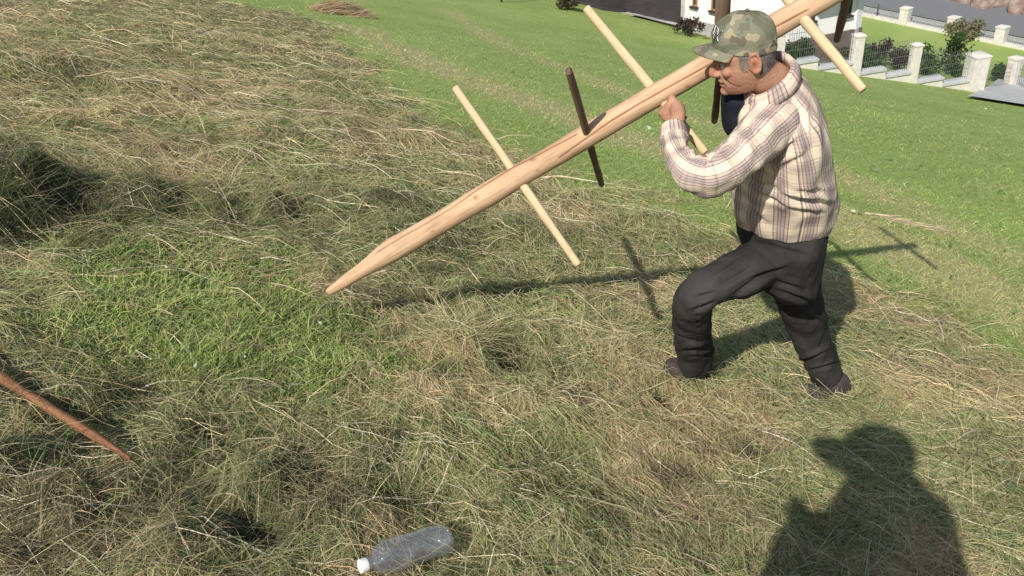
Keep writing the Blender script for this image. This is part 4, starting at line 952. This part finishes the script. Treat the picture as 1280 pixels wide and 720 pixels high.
def house():
    A = atz(858, 22, z0)[:2]; Cn = atz(985, 53, z0)[:2]; E_ = atz(1076, 34, z0)[:2]
    A = A + unit(A - Cn) * .1; D = A + (E_ - Cn)
    base = np.array([Cn[0], Cn[1], z0 - .5]); root = empty('white_house', base, 'white rendered house with brown plinth behind the man and pole', 'house')
    h = 2.75
    for i, (p, q) in enumerate(((A, Cn), (Cn, E_), (E_, D), (D, A))):
        V, F = wall_box(p, q, z0, z0 + h, .25, 0, -.001 * i); mk('wall', V, F, M_RENDER, root, base, smooth=False)
        m_ = M_PLINTH if i == 1 else M_CONC
        V, F = wall_box(p, q, z0 - 1.6, z0 - .003, .22, .03 if i != 1 else .05, .02); mk('plinth', V, F, m_, root, base, smooth=False)
    # openings on the left face
    LA = np.hypot(*(Cn - A))
    def along(p, q, px, py, zz):
        g_ = atz(px, py, zz)[:2]; d = unit(q - p); return float((g_ - p) @ d)
    def on_face(p, q, px, py):                        # distance along and height where a line of sight meets the wall plane
        d, n_, u = frame_of(p, q); r_ = ray(px, py); O = np.array([p[0], p[1], 0]); t = ((O - CAM) @ n_) / (r_ @ n_); P_ = CAM + r_ * t; return float((P_ - O) @ d), float(P_[2])
    for (x0, x1, yb) in ((866, 872, 7), (889.5, 897, 12.5)):
        s0, zb = on_face(A, Cn, x0, yb); s1, _ = on_face(A, Cn, x1, yb); window(root, base, A, Cn, s0, s1, zb, zb + 1.0, M_FRAME)
    for (x0, x1, yb) in ((1003, 1017, 28), (1049, 1062.5, 21)):
        s0, zb = on_face(Cn, E_, x0, yb); s1, _ = on_face(Cn, E_, x1, yb); window(root, base, Cn, E_, s0, s1, zb, zb + .62, M_DARKCLAD)
    d, n_, u = frame_of(A, Cn); s, zb = on_face(A, Cn, 907, 32); O = np.array([A[0], A[1], 0]); 
    V, F = box((s - .11, .12, z0 - .4), (s + .11, .34, z0 + 2.7), [d, n_, u], O); mk('porch_post', V, F, M_POSTW, root, base, smooth=False)
    V, F, _ = tube([(E_[0] - .05, E_[1] - .12, z0 - .8), (E_[0] - .05, E_[1] - .12, z0 + 2.7)], [.055, .055], 14, 2); mk('downpipe', V, F, M_ZINC, root, base)
    # unseen overhang slab added to shade the garden face, and the roof
    d, n_, u = frame_of(Cn, E_); L = np.hypot(*(E_ - Cn)); O = np.array([Cn[0], Cn[1], 0])
    V, F = box((.1, .003, z0 + 1.45), (L + .1, .75, z0 + 1.6), [d, n_, u], O); mk('overhang_slab', V, F, M_CONC, root, base, smooth=False)
    c4 = np.array([A, Cn, E_, D]); cc = c4.mean(0); ev = [(*(cc + (p - cc) * 1.12), z0 + h + .004) for p in c4]; ridge = [(*((c4[0] + c4[1]) / 2 * .75 + cc * .25), z0 + h + 1.6), (*((c4[2] + c4[3]) / 2 * .75 + cc * .25), z0 + h + 1.6)]
    mk('roof', ev + ridge, [[0, 4, 5, 3], [1, 2, 5, 4], [0, 1, 4], [2, 3, 5], [0, 3, 2, 1]], M_ROOF, root, base, smooth=False)
house()
def outbuilding():
    zt = -6.22
    P0 = atz(676, -6, zt)[:2]; P1 = atz(751, 20, zt)[:2]; P2 = atz(782, 14.5, zt)[:2]; P3 = atz(858, 31, zt)[:2]
    base = np.array([P1[0], P1[1], zt - .5]); root = empty('dark_outbuilding', base, 'dark clad outbuilding on a pale concrete plinth left of the white house', 'outbuilding')
    back = unit(np.array([.55, .85])) * 3.5
    for i, (p, q) in enumerate(((P0, P1), (P1, P2), (P2, P3), (P3, P3 + back), (P0 + back, P0))):
        V, F = wall_box(p, q, zt, zt + 2.6, .2, 0, -.001 * i); mk('wall', V, F, M_DARKCLAD, root, base, smooth=False)
        V, F = wall_box(p, q, zt - 1.5, zt - .003, .18, .06, .05 - .002 * i); mk('plinth', V, F, M_CONC, root, base, smooth=False)
    pts = [P0, P1, P2, P3, P3 + back, P0 + back]; n = len(pts)
    V = [(*p, zt + 2.604) for p in pts] + [(*p, zt + 2.75) for p in pts]; F = [list(range(n))[::-1], [i + n for i in range(n)]] + [[i, (i + 1) % n, (i + 1) % n + n, i + n] for i in range(n)]
    mk('roof', V, F, M_ROOF, root, base, smooth=False)
    d, n_, u = frame_of(P2, P3); L = np.hypot(*(P3 - P2)); V, F = box((L - .16, .003, zt - .1), (L - .04, .07, zt + 2.5), [d, n_, u], (P2[0], P2[1], 0)); mk('corner_trim', V, F, M_CONC, root, base, smooth=False)
outbuilding()

def slab(name, px_pts, dz, m, label, n_=14):
    P = np.array(px_pts, float); V = []; F = []
    g4 = gnd(P[:, 0], P[:, 1])                      # four corners, a bilinear sheet following the hillside
    for i in range(n_ + 1):
        for j in range(n_ + 1):
            s, t = i / n_, j / n_; q = (g4[0] * (1 - s) + g4[1] * s) * (1 - t) + (g4[3] * (1 - s) + g4[2] * s) * t
            V.append((q[0], q[1], float(HB(q[0], q[1])) + .03 + dz))
    F = [[i * (n_ + 1) + j, (i + 1) * (n_ + 1) + j, (i + 1) * (n_ + 1) + j + 1, i * (n_ + 1) + j + 1] for i in range(n_) for j in range(n_)]
    o = mk(name, V, F, m); tag(o, label, kind='structure'); return o
slab('paved_apron', [(785, 19), (900, 48), (905, 30), (860, 18)], .05, M_PAVE, 'grey paved apron in front of the house')
slab('driveway', [(1209, 120), (1330, 138), (1330, 92), (1250, 98)], .05, M_PAVE, 'grey driveway beside the garden fence')

# ------------------------------------------------------------------ garden fences
def vplane(px, py, A, B_):
    d, n_, u = frame_of(A, B_); r_ = ray(px, py); O = np.array([A[0], A[1], 0]); t = ((O - CAM) @ n_) / (r_ @ n_); P = CAM + r_ * t; return float((P - O) @ d), float(P[2])
def panel(name, A, d, s0, s1, z0_, z1_, root, base, off=0.0):
    n_ = np.array([d[1], -d[0], 0]); O = np.array([A[0], A[1], 0]) - n_ * off
    V = [O + d * s0 + np.array([0, 0, z0_]), O + d * s1 + np.array([0, 0, z0_]), O + d * s1 + np.array([0, 0, z1_]), O + d * s0 + np.array([0, 0, z1_])]
    return mk(name, V, [[0, 1, 2, 3]], M_MESH, root, base, uv=[(s0, z0_), (s1, z0_), (s1, z1_), (s0, z1_)], smooth=False)
def pillar(O, d, n_, s, zb, zt, wd, root, base):
    u = np.array([0, 0, 1.])
    V1 = box((s - wd / 2, -wd / 2, zb - .5), (s + wd / 2, wd / 2, zt - .06), [d, n_, u], O)
    o = mk('pillar', V1[0], V1[1], M_PILLAR, root, base, smooth=False); bv = o.modifiers.new('b', 'BEVEL'); bv.width = .015; bv.segments = 2
    a = wd / 2 + .015; V = []; 
    for (k, zz) in ((a, zt - .058), (a, zt - .02), (a * .4, zt + .012)):
        for sx, sy in ((-1, -1), (1, -1), (1, 1), (-1, 1)): V.append(O + d * (s + sx * k) + n_ * (sy * k) + u * zz)
    F = [[0, 3, 2, 1], [8, 9, 10, 11]] + [[i * 4 + j, i * 4 + (j + 1) % 4, (i + 1) * 4 + (j + 1) % 4, (i + 1) * 4 + j] for i in range(2) for j in range(4)]
    mk('pillar_cap', V, F, M_PILLAR, o, base, smooth=False)
def front_fence():
    A, B_ = FA, FB; d, n_, u = frame_of(A, B_); O = np.array([A[0], A[1], 0]); base = np.array([A[0], A[1], HB(*A)])
    root = empty('garden_fence', base, 'stepped garden fence of white pillars and wire mesh along the lawn', 'fence')
    pil = [((968, 82), (975, 40), .27), ((1067, 92), (1074, 42), .24), ((1140, 97), (1146, 54), .22), ((1213, 118), (1224, 67), .42)]
    S = []
    for (bx, by), (tx, ty), wd in pil:
        s, zb = vplane(bx, by, A, B_); s2, zt = vplane(tx, ty, A, B_); s = (s + s2) / 2; pillar(O, d, n_, s, zb, zt, wd, root, base); S.append((s, zb, zt, wd))
    steps = [[((978, 77), (1019, 73)), ((1021, 82), (1058, 78))], [((1066, 89), (1104, 85)), ((1105, 93), (1138, 87))], [((1144, 100), (1180, 94)), ((1180, 103), (1213, 97))]]
    for i in range(3):
        s0, s1 = S[i][0] + S[i][3] / 2 + .004, S[i + 1][0] - S[i + 1][3] / 2 - .004; mid = (s0 + s1) / 2
        for k, (a, b_) in enumerate(steps[i]):
            zt = (vplane(*a, A, B_)[1] + vplane(*b_, A, B_)[1]) / 2; lo_, hi_ = (s0, mid - .002) if k == 0 else (mid + .002, s1)
            V, F = box((lo_, -.09, zt - 1.6), (hi_, .09, zt - .06), [d, n_, u], O); w_ = mk('base_wall', V, F, M_PILLAR, root, base, smooth=False)
            V, F = box((lo_ + .002, -.13, zt - .058), (hi_ - .002, .13, zt), [d, n_, u], O); mk('coping', V, F, M_COPING, w_, base, smooth=False)
            panel('mesh_panel', A, d, lo_, hi_, zt + .03, zt + .78, root, base, .0)
            V, F, _ = tube([O + d * hi_ + u * (zt - .05), O + d * hi_ + u * (zt + .8)], [.02, .02], 8, 2); mk('mesh_post', V, F, M_METAL, root, base)
    # gate side: two pillars across the driveway
    pA = S[-1]
    return S
S_F = front_fence()
def gate_fence():
    G = gnd(np.array([1263., 1330.]), np.array([106., 125.])); A, B_ = G[0][:2], G[1][:2] + np.array([0, .5]); d, n_, u = frame_of(A, B_); O = np.array([A[0], A[1], 0]); base = G[0]
    root = empty('gate_fence', base, 'white gate pillar with metal gate beyond the driveway at the right edge', 'fence')
    zt = vplane(1272, 71, A, B_)[1]; pillar(O, d, n_, 0, G[0][2], zt, .3, root, base); pillar(O, d, n_, .75, G[0][2] - .15, zt - .1, .26, root, base)
    panel('gate_panel', A, d, .17, .6, G[0][2] + .05, zt - .1, root, base)
    C_ = np.array([FB[0] + .1, FB[1] + .05]); d2 = unit([A[0] - C_[0], A[1] - C_[1], 0]); L2 = np.hypot(*(A - C_)); zA = HB(*C_)
    O2 = np.array([C_[0], C_[1], 0]); Vp = [O2 + d2 * .25 + u * (zA + .05), O2 + d2 * (L2 - .2) + u * (G[0][2] + .05), O2 + d2 * (L2 - .2) + u * (zt - .15), O2 + d2 * .25 + u * (S_F[-1][2] - .25)]
    mk('gate_panel', Vp, [[0, 1, 2, 3]], M_MESH, root, base, uv=[(0, 0), (L2, 0), (L2, 1), (0, 1)], smooth=False)
    for f_ in (.3, .62):
        p = O2 + d2 * (L2 * f_); zb = zA + (G[0][2] - zA) * f_; V, F, _ = tube([p + u * zb, p + u * (zb + 1.0)], [.025, .025], 8, 2); mk('gate_post', V, F, M_METAL, root, base)
gate_fence()
def road_fence():
    G = gnd(np.array([1060., 1130., 1189., 1249., 1320.]), np.array([17., 30., 42.5, 55., 70.])); A, B_ = G[1][:2], G[3][:2]
    d, n_, u = frame_of(A, B_); O = np.array([A[0], A[1], 0]); base = G[1]
    root = empty('roadside_fence', base, 'low fence of white pillars and dark mesh beside the road', 'fence')
    S = [(float((g_[:2] - A) @ d[:2]), g_[2]) for g_ in G]
    wd = .32
    tops = {1: (1134, 9), 2: (1191, 20), 3: (1252, 31)}
    Zt = {k: vplane(*v, A, B_)[1] for k, v in tops.items()}; hh = np.mean([Zt[k] - S[k][1] for k in Zt])
    for k, (s, zb) in enumerate(S): pillar(O, d, n_, s, zb, zb + hh, wd, root, base)
    for k in range(4):
        s0, s1 = S[k][0] + wd / 2 + .004, S[k + 1][0] - wd / 2 - .004; za, zb = S[k][1], S[k + 1][1]; t = .14
        V = []; 
        for s, z in ((s0, za), (s1, zb)):
            for y in (-t, t):
                for zz in (z - .8, z + .10): V.append(O + d * s + n_ * y + u * zz)
        w_ = mk('base_wall', V, [[0, 1, 3, 2], [4, 6, 7, 5], [0, 4, 5, 1], [2, 3, 7, 6], [0, 2, 6, 4], [1, 5, 7, 3]], M_PILLAR, root, base, smooth=False)
        V = [O + d * s0 + u * (za + .12), O + d * s1 + u * (zb + .12), O + d * s1 + u * (zb + hh - .12), O + d * s0 + u * (za + hh - .12)]
        mk('mesh_panel', V, [[0, 1, 2, 3]], M_MESH, root, base, uv=[(0, 0), (s1 - s0, 0), (s1 - s0, 1), (0, 1)], smooth=False)
        m_ = (s0 + s1) / 2; zm = (za + zb) / 2; V, F, _ = tube([O + d * m_ + u * zm, O + d * m_ + u * (zm + hh - .1)], [.03, .03], 8, 2); mk('mesh_post', V, F, M_METAL, root, base)
    return A, B_, d, n_, G
RA, RB, Rd, Rn, RG = road_fence()
# road behind it, and the stone bank beyond
def strip(name, off0, off1, dz, m, label, s0=-14, s1=16):
    V = []; n_ = 30; 
    for i in range(n_ + 1):
        s = s0 + (s1 - s0) * i / n_
        for j in range(5):
            q = np.array([RA[0], RA[1], 0]) + Rd * s - Rn * (off0 + (off1 - off0) * j / 4); V.append((q[0], q[1], float(HB(q[0], q[1])) + dz))
    F = [[i * 5 + j, (i + 1) * 5 + j, (i + 1) * 5 + j + 1, i * 5 + j + 1] for i in range(n_) for j in range(4)]
    o = mk(name, V, F, m); tag(o, label, kind='structure'); return o
strip('verge', .35, .95, .05, M_CONC, 'narrow grey verge between fence and road')
strip('road', .9, 6.2, .09, M_ASPH, 'grey asphalt road at the upper right')
strip('kerb', 6.2, 6.5, .2, M_CONC, 'pale kerb on the far side of the road')
def boulders():
    for k in range(22):
        px = 1098 + k * 11 + random.uniform(-3, 3); py = -6 + (px - 1150) * .165 + random.uniform(-2.5, 2.5) - (k % 2) * 7
        g_ = gnd(px, py); r = random.uniform(.45, .8) * (np.linalg.norm(g_ - CAM) / 60)
        V, F = ellip((0, 0, 0), np.eye(3), (r * random.uniform(.9, 1.4), r * random.uniform(.8, 1.1), r * random.uniform(.7, 1)), 20, 12)
        V = V * (1 + n3(V, (1.3 / r, 1.3 / r, 1.3 / r), k * 3.1) * .45)[:, None]
        o = mk('boulder', V + g_ + np.array([0, 0, r * .3]), F, M_ROCK, base=g_)
        tag(o, 'rough pinkish brown boulder in the bank beyond the road', 'boulder', 'boulders in the bank beyond the road')
boulders()
def wire_fence():
    pts = [(627, 2), (675, 6), (709, 12), (793, 33), (841, 41)]
    G = gnd(np.array([p[0] for p in pts], float), np.array([p[1] for p in pts], float)); base = G[0]
    root = empty('wire_fence', base, 'thin dark wire fence in front of the dark outbuilding', 'fence')
    for g_ in G:
        V, F, _ = tube([g_ - np.array([0, 0, .1]), g_ + np.array([0, 0, 1.35])], [.028, .028], 8, 2); mk('post', V, F, M_METAL, root, base)
    for zz in (.3, .75, 1.2):
        V, F, _ = tube([g_ + np.array([0, 0, zz]) for g_ in G], [.004] * len(G), 6, 1); mk('wire', V, F, M_METAL, root, base)
wire_fence()

# ------------------------------------------------------------------ shrubs in the garden
def shrub(px, py, w_, h_, c1, c2, label, nleaf=900, leaf=.05):
    g_ = gnd(px, py); root = empty('shrub', g_, label, 'shrub')
    st = []
    for k in range(5):
        a = k * 1.26 + random.random(); e = g_ + np.array([cos(a) * w_ * .3, sin(a) * w_ * .3, h_ * .75]); st.append(tube([g_ - np.array([0, 0, .05]), (g_ * .5 + e * .5) + rng.normal(0, .03, 3), e], [.022, .014, .006], 8, 3))
    V, F, _ = join(st); mk('stem', V, F, M_POSTW, root, g_)
    cl = [(rng.normal(0, .30, 3) * np.array([w_, w_, h_ * .6]) + np.array([0, 0, h_ * .55])) for _ in range(12)]
    V = np.empty((nleaf, 4, 3)); c = np.empty((nleaf, 3))
    for i in range(nleaf):
        b0 = cl[rng.integers(12)]; q = b0 + rng.normal(0, .13, 3) * np.array([w_, w_, h_]); q[2] = max(.02, q[2])
        a1 = unit(rng.normal(0, 1, 3)); a2 = unit(np.cross(a1, rng.normal(0, 1, 3))); s = leaf * rng.uniform(.6, 1.3)
        V[i] = [g_ + q - a1 * s, g_ + q + a2 * s * .5, g_ + q + a1 * s, g_ + q - a2 * s * .5]; f = rng.uniform(0, 1); c[i] = np.array(c1) * f + np.array(c2) * (1 - f)
    Fq = np.arange(nleaf * 4).reshape(-1, 4)
    mk('foliage', V.reshape(-1, 3), Fq, M_BLADE, root, g_, col=np.repeat(c, 4, axis=0), smooth=False)
G1, G2 = (.035, .075, .02), (.09, .16, .045)
shrub(861, 44, .45, .45, (.05, .035, .035), (.12, .09, .08), 'small dark round shrub by the paving left of the cap', 700, .05)
shrub(710, 11, .5, .4, (.05, .05, .03), (.12, .11, .07), 'low dark shrub at the plinth of the outbuilding')
shrub(1003, 76, .5, .55, (.04, .035, .03), G2, 'dark shrub behind the fence below the house wall')
shrub(985, 78, .4, .4, G1, G2, 'low green shrub next to the fence pillar nearest the man')
shrub(1050, 80, .45, .5, G1, (.1, .12, .05), 'green shrub at the house corner behind the fence')
shrub(1085, 84, .5, .5, G1, G2, 'green shrub right of the second fence pillar')
shrub(1098, 80, .4, .6, (.05, .03, .035), (.12, .07, .07), 'purple leaved shrub behind the fence mesh', 900)
shrub(1122, 86, .5, .55, (.05, .03, .035), (.11, .09, .06), 'brown and green shrub left of the third fence pillar')
shrub(1160, 92, .6, .6, G1, G2, 'round green shrub right of the third fence pillar')
shrub(1190, 92, .5, 1.1, G1, (.08, .12, .05), 'tall thin leaved shrub behind the fence mesh', 700, .06)
shrub(1202, 96, .5, .5, G1, G2, 'low green shrub left of the widest fence pillar')
shrub(1208, 50, .9, .7, (.20, .19, .10), (.32, .32, .18), 'pale feathery bush beside the roadside fence', 1000, .07)
shrub(1250, 100, .5, .5, G1, G2, 'green shrub behind the gate panel by the driveway')
